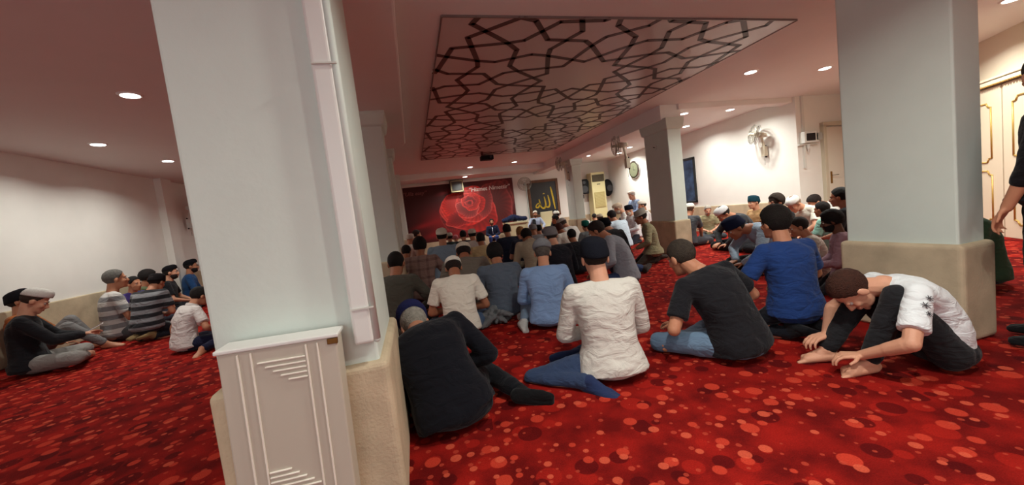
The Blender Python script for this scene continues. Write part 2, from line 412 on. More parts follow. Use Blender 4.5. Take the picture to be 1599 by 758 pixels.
# daylight through the glazed entry behind the photographer
la = bpy.data.lights.new('entry_daylight', 'AREA'); la.shape = 'RECTANGLE'; la.size = 3.4; la.size_y = 1.9; la.energy = ENTRY_W; la.color = (.80, .93, 1)
lo = bpy.data.objects.new('entry_daylight', la); C.objects.link(lo); lo.location = (-1.2, -3.3, 1.4); lo.rotation_euler = (R(94), 0, R(-14))
#SPLIT1
# ------------------------------------------------------------------ wall fans
def torus(mb, c, r, t_, ax='Y', n=36, M=None, sq=1):
    q = [Vector((c[0]+r*math.cos(a), c[1], c[2]+r*math.sin(a))) for a in [2*math.pi*i/n for i in range(n)]]
    for i in range(n): mb.cone(q[i], q[(i+1) % n], t_, t_, M, n=6)
cream = mat('cream_plastic', (214, 204, 182), .45); dark = mat('black_plastic', (20, 20, 22), .7, 0, 0, 80, 0, 6, .2)
steel = mat('grey_wire', (150, 146, 136), .35, .6); chrome = mat('polished_steel', (190, 190, 186), .2, 1)
def fan(loc, yaw, tilt, label, r=.2, wallyaw=0, drop=.34, col=None, stand=False):
    col = col or cream
    t = empty('wall_fan' if not stand else 'pedestal_fan', loc, R(-wallyaw)); tag(t, label, 'fan')
    # local: wall plane at y=0, +y away from the wall; head sits above the mount
    H = Matrix.Translation((0, .20, 0)) @ Matrix.Rotation(R(-yaw), 4, 'Z') @ Matrix.Rotation(R(tilt), 4, 'X')
    mb = MB()
    for y_, rr in ((.03, .6), (.0, .86), (-.02, 1.0), (.075, 1.0), (.055, 1.0), (.11, .82), (.13, .5)): torus(mb, (0, y_+.02, 0), r*rr, .0035 if rr < 1 else .005, M=H)
    for i in range(28):
        a = 2*math.pi*i/28; c_, s_ = math.cos(a), math.sin(a)
        for pts in (((.02, -.02+.02), (.5, .0+.02), (.86, .0), (1, .02)), ((1, .07), (.82, .13), (.5, .15), (.12, .155))):
            for (r0, y0), (r1, y1) in zip(pts, pts[1:]): mb.cone((c_*r*r0, y0, s_*r*r0), (c_*r*r1, y1, s_*r*r1), .0016, .0016, H, n=4)
    put('cage', mb, steel, t)
    mb = MB()
    for k in range(3):
        a0 = k*2*math.pi/3; vs = []
        for j in range(7):
            a = a0+j*.17; rr = r*(.62+.28*math.sin(math.pi*(j+1)/8))
            for rad in (.14*r, rr):
                for th in (-.002, .002): vs.append(H @ Vector((rad*math.cos(a), .065+.025*(j/6-.5)+th, rad*math.sin(a))))
        fs = []
        for j in range(6):
            o = j*4; fs += [(o, o+2, o+6, o+4), (o+1, o+5, o+7, o+3), (o, o+4, o+5, o+1), (o+2, o+3, o+7, o+6)]
        fs += [(0, 1, 3, 2), (24, 26, 27, 25)]; mb.add(vs, fs)
    put('blades', mb, mat('fan_blade', (205, 203, 190), .3), t)
    mb = MB(); mb.cone((0, .04, 0), (0, .165, 0), .035, .03, H, n=20); put('hub', mb, col, t, smooth=False, bevel=.006)
    mb = MB(); mb.cap((0, -.02, 0), (0, -.13, .0), .062, .045, H, n=18); put('motor', mb, col, t, smooth=True)
    mb = MB()
    if stand: mb.cap((0, .05, -.08), (0, .05, -loc[2]+.03), .014, .018); mb.cone((0, .05, -loc[2]), (0, .05, -loc[2]+.04), .2, .17, n=28); put('pole', mb, col, t, smooth=False)
    else:
        mb.cap((0, .10, -.05), (0, .05, -drop+.08), .022, .03); mb.box((0, .045, -drop), (.085, .09, .2)); put('arm', mb, col, t, bevel=.004)
        mb = MB(); mb.box((0, .01, -drop), (.03, .02, .26)); mb.cap((-.0, .05, -drop-.1), (0, .05, -drop-.28), .0025, n=6); put('bracket', mb, dark, t)
    return t

p = at_w(1196, 214, RA, RB); wy = math.degrees(math.atan2(-(RB[1]-RA[1]), 0))  # facing -x
fan((p.x-.02, p.y, p.z+.06), 35, 14, 'cream wall fan on the white right wall, its head turned, above the seated men', .2, -90, .36)
p = at_x(990, 224, 4.55); fan((4.56, p.y+.25, p.z+.02), 25, 0, 'wall fan on the left face of the middle column, seen nearly edge-on', .2, -90, .38)
p = at_x(858, 266, 4.6); fan((4.62, 10.45, p.z), 30, 0, 'wall fan on the slim far column, in front of the framed calligraphy', .2, -90, .38)
p = at_x(288, 325, -4.9); fan((-4.9, p.y, p.z), -20, 6, 'pale wall fan on the left wall just beside the nearest column', .2, 90, .36, trimw)
p = at_y(820, 287, 13.2); fan((p.x, 13.1, p.z), 190, -6, 'pale pedestal fan standing between the rose banner and the framed calligraphy', .24, 0, .3, mat('pale_green_plastic', (176, 190, 182), .4), stand=True)

# ------------------------------------------------------------------ rose banner on the back wall
YW = YB-.035
bx0, bx1 = at_y(629, 300, YW).x, at_y(800, 285, YW).x; bz0, bz1 = .45, 2.405
t = empty('rose_banner', ((bx0+bx1)/2, YW, (bz0+bz1)/2)); tag(t, 'large red banner printed with a close-up rose and white lettering on the far wall', 'banner')
NX, NZ = 380, 180
gx, gz = np.meshgrid(np.linspace(bx0, bx1, NX), np.linspace(bz0, bz1, NZ))
def zp(x, y): q = at_y(620+x/6.314, 270+y/6.314, YW); return (q.x, q.z)
rgb = np.zeros((NZ, NX, 3)); uu = (gx-bx0)/(bx1-bx0); vv = (gz-bz0)/(bz1-bz0)
rgb[...] = np.array([66, 14, 16]); rgb += (np.exp(-((uu-.30)**2/.03+(vv-.35)**2/.05))[..., None])*np.array([64, 4, 6]); rgb += (np.exp(-((uu-.85)**2/.03+(vv-.7)**2/.2))[..., None])*np.array([60, 8, 10])
nzr = np.random.RandomState(2)
for cx_, cy_, s_ in ((.12, .3, .1), (.22, .12, .12), (.36, .85, .07), (.45, .1, .14)): rgb += np.exp(-(((uu-cx_)/s_)**2+((vv-cy_-.4*(uu-cx_))/(s_*.5))**2))[..., None]*np.array([58, 12, 14])
def petal(cx, cy, rx, ry, rot, base, rim, dark_=.55, wob=.05, ph=0, k=3):
    global rgb
    c = zp(cx, cy); ex = zp(cx+rx, cy); ey = zp(cx, cy-ry); a = math.hypot(ex[0]-c[0], ex[1]-c[1]); b_ = math.hypot(ey[0]-c[0], ey[1]-c[1])
    dx, dz = gx-c[0], gz-c[1]; co_, si_ = math.cos(R(rot)), math.sin(R(rot)); x = (dx*co_+dz*si_)/a; z = (-dx*si_+dz*co_)/b_
    th = np.arctan2(z, x); rr = np.sqrt(x*x+z*z)*(1+wob*np.sin(k*th+ph)+wob*.5*np.sin((k*2+1)*th+ph*2))
    inside = np.clip((1-rr)*40, 0, 1)[..., None]
    sh_ = dark_+.12+(.88-dark_)*np.clip(rr, 0, 1)**3; colr = np.array(base)*sh_[..., None]*(1+.10*np.sin(26*th+9*rr)[..., None]*rr[..., None])
    rm = np.exp(-((rr-.965)/.03)**2)[..., None]*(.34+.30*np.sin(th*2+ph)[..., None]); colr = colr*(1-rm)+np.array(rim)*rm
    rgb = rgb*(1-inside)+colr*inside
PINK = (226, 92, 84)
petal(1000, 330, 160, 250, -12, (132, 40, 40), (176, 92, 88), .5, .08, 1)
petal(960, 330, 190, 250, 10, (150, 46, 44), (190, 110, 104), .45, .08, 2.2)
petal(520, 420, 90, 170, 8, (128, 28, 30), (170, 66, 62), .5, .06, .6)
petal(720, 380, 280, 205, -14, (176, 34, 32), PINK, .5, .05, .3)
petal(690, 330, 245, 190, 8, (206, 38, 30), PINK, .5, .05, 1.9)
petal(560, 330, 110, 130, 20, (212, 40, 32), (232, 96, 84), .6, .06, 2.6)
petal(650, 440, 170, 85, 10, (170, 34, 34), (228, 110, 96), .5, .08, 0)
petal(760, 320, 185, 165, 0, (190, 44, 40), (224, 104, 96), .5, .05, 4)
petal(850, 290, 95, 150, -14, (160, 52, 50), (214, 112, 106), .5, .07, 1)
petal(720, 320, 150, 125, 14, (186, 34, 30), (236, 110, 96), .45, .06, 5.2)
petal(700, 350, 115, 90, -10, (164, 54, 52), (234, 118, 108), .5, .08, 2)
petal(730, 290, 95, 80, 6, (196, 44, 38), (240, 116, 100), .45, .08, 3.1)
petal(715, 285, 65, 52, 20, (150, 30, 30), (236, 104, 92), .45, .1, .4)
petal(712, 300, 40, 32, 0, (186, 46, 42), (244, 124, 108), .5, .12, 2.2)
petal(716, 296, 20, 16, 0, (110, 20, 22), (226, 96, 86), .6, .1, 1)
rgb = np.clip(rgb, 0, 255)
me = bpy.data.meshes.new('print')
vs = []; cxm, czm = (bx0+bx1)/2, (bz0+bz1)/2
X_ = (gx-cxm).ravel(); Z_ = (gz-czm).ravel(); V = np.zeros((NX*NZ, 3)); V[:, 0] = X_; V[:, 2] = Z_; V[:, 1] = -.004
idx = np.arange(NX*NZ).reshape(NZ, NX); F = np.stack([idx[:-1, :-1].ravel(), idx[:-1, 1:].ravel(), idx[1:, 1:].ravel(), idx[1:, :-1].ravel()], 1)
me.from_pydata(V.tolist(), [], F.tolist())
s_ = rgb.reshape(-1, 3)/255; l_ = np.where(s_ <= .04045, s_/12.92, ((s_+.055)/1.055)**2.4)
at_ = me.color_attributes.new('print', 'FLOAT_COLOR', 'POINT'); at_.data.foreach_set('color', np.concatenate([l_, np.ones((len(l_), 1))], 1).astype(np.float32).ravel())
m, nt, b = nt_mat('printed_vinyl'); va = nt.nodes.new('ShaderNodeVertexColor'); va.layer_name = 'print'; nt.links.new(va.outputs[0], b.inputs['Base Color']); b.inputs['Roughness'].default_value = .5
link('print', me, m, t)
mb = MB(); mb.box((0, .008, 0), (bx1-bx0+.01, .022, bz1-bz0+.01)); put('backing', mb, mat('vinyl_edge', (60, 14, 16), .6), t)
def text(name, s_, loc, size, m, parent, rx=90, shear=0, ry=0, rz=0, off=0):
    cu = bpy.data.curves.new(name, 'FONT'); cu.body = s_; cu.size = size; cu.extrude = .002; cu.align_x = 'CENTER'; cu.align_y = 'CENTER'; cu.shear = shear; cu.offset = off
    o = bpy.data.objects.new('tmp', cu); C.objects.link(o)
    me = bpy.data.meshes.new_from_object(o.evaluated_get(bpy.context.evaluated_depsgraph_get())); bpy.data.objects.remove(o); me.name = name
    q = link(name, me, m, parent); q.location = loc; q.rotation_euler = (R(rx), R(ry), R(rz)); return q
wt = mat('white_print', (228, 214, 206), .6); ft = mat('faded_white_print', (156, 92, 92), .6)
p = at_y(764, 294, YW); text('lettering', '\u201dHizmet Nimettir\u201d', (p.x-cxm, -.008, p.z-czm), .20, wt, t, shear=.15, off=.003)
p = at_y(647, 303, YW); text('lettering', '\u201cUlla easy\u201d', (p.x-cxm, -.008, p.z-czm), .18, ft, t, shear=.3)
# small boxed speaker over the banner
p = at_y(713, 291.5, 13.42); t = empty('wall_speaker', (p.x, 13.42, p.z)); tag(t, 'small square boxed speaker with a pale frame at the top of the rose banner', 'speaker')
mb = MB(); mb.box((0, 0, 0), (.46, .22, .42)); put('cabinet', mb, mat('brown_cabinet', (70, 60, 52), .6), t, bevel=.01)
mb = MB(); [mb.box(c_, d_) for c_, d_ in (((0, -.115, .18), (.42, .02, .03)), ((0, -.115, -.18), (.42, .02, .035)), ((-.2, -.115, 0), (.03, .02, .39)), ((.2, -.115, 0), (.03, .02, .39)))]; put('frame', mb, mat('pale_gold_frame', (170, 160, 120), .5), t)
mb = MB(); mb.cone((0, -.112, 0), (0, -.122, 0), .15, .15, n=32); put('speaker_cone', mb, mat('grey_cone', (58, 58, 58), .5), t, bevel=.006)

# ------------------------------------------------------------------ framed calligraphy
c_ = at_y(849.5, 309.5, YB-.06); w_, h_ = 1.12, 1.28
t = empty('framed_calligraphy', (c_.x, YB-.05, c_.z)); tag(t, 'tall wooden frame with golden Arabic calligraphy on a dark panel, far wall', 'framed picture')
mb = MB()
for q, d in (((0, 0, h_/2), (w_+.1, .06, .1)), ((0, 0, -h_/2), (w_+.1, .06, .1)), ((-w_/2, 0, 0), (.1, .06, h_)), ((w_/2, 0, 0), (.1, .06, h_))): mb.box(q, d)
put('frame', mb, mat('walnut_frame', (112, 74, 44), .45, 0, 0, 80, .3, 9), t, bevel=.012)
mb = MB(); mb.box((0, .005, 0), (w_, .03, h_)); put('panel', mb, mat('dark_slate_panel', (34, 38, 44), .4, 0, 0, 80, .3, 3), t)
gold = mat('gold_leaf', (206, 176, 40), .4, .2)
def cz(x, y):   # strokes read off the panel
    return ((x-370)/292*w_, -(y-455)/340*h_)
strokes = [[(448, 350, .03), (452, 380, .06), (462, 450, .065), (468, 520, .06), (474, 575, .03)],
 [(412, 430, .02), (418, 470, .055), (424, 520, .06), (412, 548, .06), (390, 550, .05), (378, 530, .045)],
 [(372, 440, .02), (378, 480, .05), (382, 525, .055), (368, 552, .065), (348, 556, .06), (330, 540, .05), (322, 515, .04)],
 [(316, 462, .025), (322, 490, .05), (318, 520, .055), (300, 543, .06), (280, 540, .05), (276, 526, .035), (292, 508, .035), (312, 500, .04), (330, 520, .045)],
 [(362, 415, .015), (370, 408, .035), (380, 414, .015)]]
for i, st in enumerate(strokes):
    mb = MB(); P3 = [(*cz(x, y), wd) for x, y, wd in st]; fine = []
    for a_, b_ in zip(P3, P3[1:]):
        for k in range(5): fine.append(tuple(a_[j]+(b_[j]-a_[j])*k/5 for j in range(3)))
    fine.append(P3[-1])
    for _ in range(3): fine = [fine[0]]+[tuple((fine[k-1][j]+2*fine[k][j]+fine[k+1][j])/4 for j in range(3)) for k in range(1, len(fine)-1)]+[fine[-1]]
    mb.ribbon(fine, .05, .006, Matrix.Translation((0, -.012, 0))); put('gold_stroke', mb, gold, t)

# ------------------------------------------------------------------ things along the far wall
beige = mat('cream_laminate', (206, 196, 158), .5)
p = at_y(804, 344, 12.95)
t = empty('draped_desk', (p.x, 12.95, 0)); tag(t, 'pale desk with a dark blue cloth heaped on top, right of the rose banner', 'desk')
tz = at_y(806, 346, 12.95).z
mb = MB(); mb.box((0, 0, tz-.04), (.80, .5, .06)); put('desk_top', mb, beige, t, bevel=.008)
for sx in (-.36, .36):
    mb = MB(); mb.box((sx, 0, (tz-.07)/2), (.04, .46, tz-.07)); put('side_panel', mb, beige, t, bevel=.004)
mb = MB(); mb.box((0, -.2, (tz-.07)/2), (.70, .025, tz-.07)); put('front_panel', mb, beige, t)
cl = MB()
for i in range(14): cl.ell((p.x-.42+.06*i, 12.95+random.uniform(-.1, .1), tz+.07+.07*math.exp(-((i-6)/4.)**2)), (.08, .14, .07+.05*math.exp(-((i-6)/4.)**2)))
o = grow('cloth', cl, cloth((28, 36, 66)), None, .02, 3, .04, .1); tag(o, 'dark blue cloth heaped on the pale desk beside the seated speaker', 'cloth')
t = empty('cream_chair', (at_y(857, 340, 12.9).x, 12.9, 0)); tag(t, 'cream high-backed chair under the framed calligraphy', 'chair')
mb = MB(); mb.box((0, .2, .72), (.46, .07, .62)); put('backrest', mb, beige, t, bevel=.02)
mb = MB(); mb.box((0, 0, .42), (.48, .46, .1)); put('seat', mb, beige, t, bevel=.02)
for sx in (-.2, .2):
    for sy in (-.2, .2): mb = MB(); mb.box((sx, sy, .19), (.04, .04, .38)); put('leg', mb, beige, t)

# tall air conditioner
p = at_y(934, 300, 13.2)
t = empty('floor_air_conditioner', (p.x, 13.3, 0)); tag(t, 'tall yellowed floor-standing air conditioner in the far right corner', 'air conditioner')
za, zb = at_y(934, 334, 13.1).z, at_y(933, 269, 13.1).z
yel = mat('yellowed_plastic', (222, 212, 160), .45)
mb = MB(); mb.box((0, 0, zb/2), (.56, .38, zb)); put('housing', mb, yel, t, bevel=.02)
mb = MB(); mb.box((0, -.2, zb-.22), (.48, .03, .26)); put('air_outlet', mb, mat('dark_louvre', (62, 52, 34), .6), t)
mb = MB()
for i in range(5): mb.box((0, -.222, zb-.12-.05*i), (.46, .012, .008))
put('louvre_blades', mb, mat('louvre', (110, 96, 60), .5), t)
mb = MB(); mb.box((0, -.2, (zb+za)/2-.26), (.42, .02, .58)); put('intake_grille', mb, mat('grille_tan', (170, 152, 92), .6), t, bevel=.003)
mb = MB()
for i in range(18): mb.box((0, -.212, (zb+za)/2-.52+.03*i), (.40, .006, .008))
put('grille_slats', mb, yel, t)
mb = MB(); mb.box((0, -.195, zb-.45), (.14, .01, .025)); put('control_strip', mb, dark, t)
# speakers
p = at_y(910.5, 293, 13.3); t = empty('loudspeaker', (p.x, 13.35, p.z)); tag(t, 'black loudspeaker hung on the far wall left of the air conditioner', 'speaker')
mb = MB(); mb.loft([[Vector((x*s_, -.17 if k == 0 else .15, z*s2)) for x, z in ((-.17, -.26), (.17, -.26), (.2, .2), (.14, .3), (-.14, .3), (-.2, .2))] for k, (s_, s2) in enumerate(((1, 1), (.8, .9)))]); put('cabinet', mb, dark, t, bevel=.02)
mb = MB(); mb.cone((0, -.175, -.08), (0, -.19, -.08), .13, .135, n=30); put('woofer', mb, mat('woofer', (46, 46, 50), .5), t)
mb = MB(); mb.cone((0, -.175, .17), (0, -.185, .17), .06, .06, n=20); put('tweeter', mb, mat('woofer', (46, 46, 50), .5), t)
mb = MB(); mb.box((0, .1, -.34), (.06, .2, .14)); put('bracket', mb, dark, t)
p = at_y(950, 293, 13.3); t = empty('loudspeaker', (p.x, 13.35, p.z)); tag(t, 'oval black loudspeaker hung in the corner right of the air conditioner', 'speaker')
mb = MB(); mb.ell((0, 0, 0), (.2, .17, .33), nu=24, nv=14); put('cabinet', mb, dark, t, smooth=True)
mb = MB(); mb.cone((0, -.155, -.03), (0, -.175, -.03), .12, .12, n=26); put('woofer', mb, mat('woofer', (46, 46, 50), .5), t)
# narrow window left of it
p0 = at_y(899, 292, YB-.03); p1 = at_y(905, 326, YB-.03)
t = empty('window', ((p0.x+p1.x)/2+.05, YB-.03, (p0.z+p1.z)/2)); t.name = 'window_1'; tag(t, kind='structure')
hh = abs(p0.z-p1.z)
mb = MB(); mb.box((0, 0, 0), (.26, .03, hh)); put('window_pane', mb, mat('dark_glass', (12, 16, 20), .1), t)
mb = MB()
for q, d in (((-.15, 0, 0), (.05, .06, hh+.1)), ((.15, 0, 0), (.05, .06, hh+.1)), ((0, 0, hh/2+.02), (.34, .06, .05)), ((0, 0, -hh/2-.02), (.34, .06, .05))): mb.box(q, d)
put('window_frame', mb, trimw, t, bevel=.005)
# outlined white board
t = empty('white_board', (at_y(968, 340, YB-.03).x+.02, YB-.05, .86)); tag(t, 'white board with a thin grey frame low on the far right wall', 'board')
mb = MB(); mb.box((0, 0, .1), (.46, .02, .9)); put('board', mb, mat('board_white', (222, 220, 216), .4), t)
mb = MB()
for q, d in (((-.24, 0, .1), (.02, .03, .94)), ((.24, 0, .1), (.02, .03, .94)), ((0, 0, .56), (.5, .03, .02))): mb.box(q, d)
put('frame', mb, mat('grey_frame', (120, 118, 116), .5), t)
# round clock on the right wall
def wall_item(name, px, py, label, cat, a=RA, b=RB, off=.02):
    p = at_w(px, py, a, b); d = (Vector(b)-Vector(a)).normalized(); ang = math.atan2(d.y, d.x)+math.pi   # local -y looks into the room
    n_ = Vector((-d.y, d.x, 0)); t = empty(name, p+n_*off, ang); tag(t, label, cat); return t, p
t, p = wall_item('wall_clock', 992, 265, 'round silver-rimmed wall clock seen at a slant beside the middle column', 'clock')
t.rotation_euler.z = R(-90)
mb = MB(); mb.cone((0, .02, 0), (0, -.05, 0), .30, .30, n=40); put('rim', mb, chrome, t, bevel=.02)
mb = MB(); mb.cone((0, -.045, 0), (0, -.055, 0), .24, .24, n=40); put('face', mb, mat('clock_face', (112, 114, 92), .3), t)
mb = MB(); mb.box((0, -.06, .06), (.012, .004, .14)); mb.box((.05, -.06, -.01), (.11, .004, .012)); put('hands', mb, dark, t)
# framed blue poster by the middle column
t, p = wall_item('framed_poster', 1073, 283, 'dark framed blue poster on the right wall, mostly hidden by the middle column', 'framed picture')
t.rotation_euler.z = R(-90)
mb = MB(); mb.box((0, 0, 0), (.9, .02, 1.15)); put('print', mb, mat('blue_print', (62, 84, 118), .3, 0, 0, 80, .7, 5), t)
mb = MB()
for q, d in (((-.46, 0, 0), (.06, .05, 1.2)), ((.46, 0, 0), (.06, .05, 1.2)), ((0, 0, .59), (.98, .05, .06)), ((0, 0, -.59), (.98, .05, .06))): mb.box(q, d)
put('frame', mb, mat('dark_frame_wood', (34, 36, 38), .4), t, bevel=.006)
t.location.y += .12
# device box and conduits on the niche wall
NY = 5.85
p = at_y(1266, 214, NY-.1); t = empty('control_box', (p.x, NY-.06, p.z)); tag(t, 'white wall device with a black display below white conduits, right of the wall fan', 'control box')
mb = MB(); mb.box((0, 0, 0), (.34, .12, .22)); put('casing', mb, trimw, t, bevel=.012)
mb = MB(); mb.box((-.02, -.062, .0), (.22, .01, .14)); put('display', mb, mat('black_screen', (24, 26, 34), .2), t)
mb = MB(); mb.box((.20, -.02, .0), (.16, .08, .14)); put('junction_box', mb, mat('grey_box', (170, 172, 166), .5), t, bevel=.006)
mb = MB(); mb.box((0, .02, -.13), (.5, .06, .02)); put('shelf', mb, trimw, t); mb = MB(); mb.cap((-.02, -.0, -.15), (-.02, 0, -.26), .03, .02); put('plug', mb, trimw, t, smooth=True)
xk = at_y(1254, 230, NY).x
t = empty('cable_conduit', (xk, NY-.02, 0)); tag(t, 'thin white vertical cable conduit in the corner left of the device box', 'conduit')
mb = MB(); mb.box((0, 0, 2.0), (.05, .04, 1.4)); put('channel', mb, trimw, t, bevel=.004)
# door on the niche wall
x0 = at_y(1288, 300, NY).x; t = empty('door', (x0+.5, NY-.02, 0)); t.name = 'door_1'; tag(t, kind='structure')
mb = MB(); mb.box((0, 0, 1.03), (.92, .05, 2.06)); put('door_leaf', mb, mat('door_white', (226, 220, 206), .4), t, bevel=.006)
mb = MB()
for q, d in (((-.50, -.01, 1.05), (.08, .09, 2.12)), ((.50, -.01, 1.05), (.08, .09, 2.12)), ((0, -.01, 2.12), (1.08, .09, .08))): mb.box(q, d)
put('door_frame', mb, mat('door_frame', (206, 198, 176), .4), t, bevel=.008)
brass = mat('brass', (150, 110, 50), .3, .9)
mb = MB(); mb.box((-.37, -.032, 1.06), (.04, .015, .24)); put('door_plate', mb, brass, t, bevel=.006)
mb = MB(); mb.cap((-.37, -.04, 1.1), (-.37, -.08, 1.1), .01); mb.cap((-.37, -.08, 1.1), (-.25, -.08, 1.1), .009); put('door_handle', mb, chrome, t, smooth=True)
# ornate cream double door on the side wall
SA, SB = Vector((9.7, 5.85)), Vector((2.58, -3.5))
sd = (SB-SA).normalized(); sa = math.atan2(sd.y, sd.x)
pc = at_w(1578, 140, (8.02, 3.64), (8.02-.6068, 3.64-.7949))
pc = at_w(1578, 300, tuple(SA), tuple(SB)); t = empty('door', (pc.x, pc.y, 0), sa+math.pi); t.name = 'door_2'; tag(t, kind='structure')
# local x runs along the wall (towards the far corner), -y... room side is decided below
inn = Vector((-sd.y, sd.x)); inn = inn if inn.dot(Vector((0, 0))-Vector((pc.x, pc.y))) > 0 else -inn
loc_y = Vector((-math.sin(sa+math.pi), math.cos(sa+math.pi))); sg = 1 if loc_y.dot(inn) > 0 else -1
crm = mat('cream_door', (232, 216, 190), .4); gld = mat('gold_molding', (196, 158, 84), .35, .3)
DH = 2.02
for k in (-1, 1):
    mb = MB(); mb.box((k*.47, sg*.04, DH/2), (.92, .05, DH)); put('door_leaf', mb, crm, t, bevel=.006)
    for (z0, z1) in ((1.02, 1.82), (.18, .90)):
        mb = MB(); cxk = k*.47; hw = .29
        prof_ = [(-hw, z0+.06), (-hw, z1-.06), (-hw+.05, z1-.05), (-hw+.08, z1), (hw-.08, z1), (hw-.05, z1-.05), (hw, z1-.06), (hw, z0+.06), (hw-.05, z0+.05), (hw-.08, z0), (-hw+.08, z0), (-hw+.05, z0+.05)]
        for i in range(len(prof_)):
            a_, b_ = prof_[i], prof_[(i+1) % len(prof_)]; mb.cap((cxk+a_[0], sg*.068, a_[1]), (cxk+b_[0], sg*.068, b_[1]), .011, n=8)
        put('gold_molding', mb, gld, t, smooth=True)
mb = MB(); mb.box((0, sg*.06, DH+.05), (2.4, .12, .05)); mb.box((0, sg*.05, DH+.10), (2.4, .16, .03)); put('cornice', mb, crm, t, bevel=.008)
mb = MB()
for i in range(58): mb.ell((-1.18+.041*i, sg*.115, DH+.02), .013, nu=8, nv=6)
tag(put('cornice_beads', mb, gld, t), kind='stuff')
# things under the ceiling
p = at_z(760, 247, 2.6); t = empty('projector', (p.x, p.y, 2.6)); tag(t, 'small black projector hanging under the ceiling past the star panel', 'projector')
mb = MB(); mb.box((0, 0, 0), (.32, .24, .11)); put('housing', mb, dark, t, bevel=.012)
mb = MB(); mb.cone((.08, -.12, 0), (.08, -.15, 0), .04, .035, n=18); put('lens', mb, mat('lens', (60, 60, 70), .1), t)
mb = MB(); mb.cap((0, 0, .05), (0, 0, .1), .02); mb.box((0, 0, .095), (.16, .16, .01)); put('ceiling_mount', mb, cream, t)
p = at_x(880, 232, 4.55); t = empty('security_camera', (4.53, p.y, p.z)); tag(t, 'small black camera fixed on the beam above the slim far column', 'camera')
mb = MB(); mb.cap((-.05, -.05, -.02), (-.14, -.14, -.05), .045); put('housing', mb, dark, t, smooth=True)
mb = MB(); mb.cap((.06, 0, 0), (-.05, -.05, -.02), .018); mb.box((.05, 0, .02), (.03, .12, .12)); put('mount', mb, dark, t)
p = at_x(1022, 231, 4.55); t = empty('wall_hook', (4.565, p.y, p.z)); tag(t, 'small dark hook with a round plate on the middle column', 'hook')
mb = MB(); mb.cone((0, 0, 0), (-.01, 0, 0), .05, .05, n=20); put('plate', mb, colp, t); mb = MB(); mb.cap((-.01, 0, 0), (-.04, 0, .01), .007); put('peg', mb, dark, t)
# crumpled jacket on the carpet
p = at_z(775, 508); jm = MB()
rr_ = random.Random(8)
for i in range(34):
    a = rr_.uniform(0, 6.28); q = rr_.uniform(0, .11); h0 = rr_.uniform(.03, .22*(1-q/.2)); x, y = p.x+q*math.cos(a), p.y+.05+q*math.sin(a)
    b_ = (x+rr_.uniform(-.1, .1), y+rr_.uniform(-.08, .08), max(.025, h0-rr_.uniform(0, .12))); jm.cap((x, y, max(.03, h0)), b_, .028, .022)
jm.cap((p.x-.16, p.y-.06, .03), (p.x-.08, p.y-.02, .06), .03, .04)
o = grow('jacket', jm, cloth((104, 106, 108)), None, .009, 1, .03, .04); tag(o, 'crumpled grey jacket lying on the carpet behind the slate blue shirt', 'jacket')
# ------------------------------------------------------------------ people
OFFS = None
# how far into the room each person sits (metres from the camera), by where the head is
DEPTH = {(925,370):2.3,(1055,375):2.36,(1208,322):2.21,(845,375):3.6,(706,403):4.04,(770,381):4.27,(617,393):4.3,(722,380):5.03,(654,371):5.9,(688,354):6.9,(634,383):6.9,(749,364):7.0,
 (736,357):8.3,(701,363):9.9,(711,367):10.7,(722,360):9.3,(650,359):11.0,(640,365):10.2,(767,342):12.4,(790,350):7.8,(819,358):6.3,(811,354):7.2,(835,329):12.2,(865,336):10.7,
 (868,329):11.6,(831,350):8.0,(840,351):8.8,(857,353):4.95,(873,342):8.4,(869,350):7.44,(891,358):5.9,(923,347):4.75,(913,344):7.47,(941,340):6.2,(997,328):5.7,(906,332):11.0,
 (927,334):11.8,(935,334):9.5,(953,329):8.0,(960,318):9.08,(980,320):8.4,(984,298):10.5,(1001,313):9.3,(1077,317):6.75,(1105,321):7.3,(1120,325):5.55,(1136,340):4.04,(1176,305):6.0,
 (1211,303):4.75,(1232,309):5.1,(1264,307):5.4,(1282,315):4.1,(1242,340):3.2,(1294,333):2.74,(1310,293):3.6,(68,450):5.45,(22,454):6.0,(175,419):6.65,(207,432):7.5,(231,422):8.0,
 (247,427):6.5,(264,414):8.6,(296,405):9.5,(314,448):5.3}
def fwd(a): return Vector((0, math.sin(R(a)), math.cos(R(a))))      # direction tilted a degrees forward from vertical
def ik(a, b, l1, l2, pole):
    a = Vector(a); b = Vector(b); d = b-a; L = d.length
    if L > (l1+l2)*.995: b = a+d.normalized()*(l1+l2)*.995; d = b-a; L = d.length
    L = max(L, abs(l1-l2)+.02); u = d.normalized()
    x = (l1*l1-l2*l2+L*L)/(2*L); h = math.sqrt(max(l1*l1-x*x, 0))
    p = Vector(pole); p = p-u*p.dot(u)
    if p.length < 1e-4: p = u.orthogonal()
    return a+u*x+p.normalized()*h, b
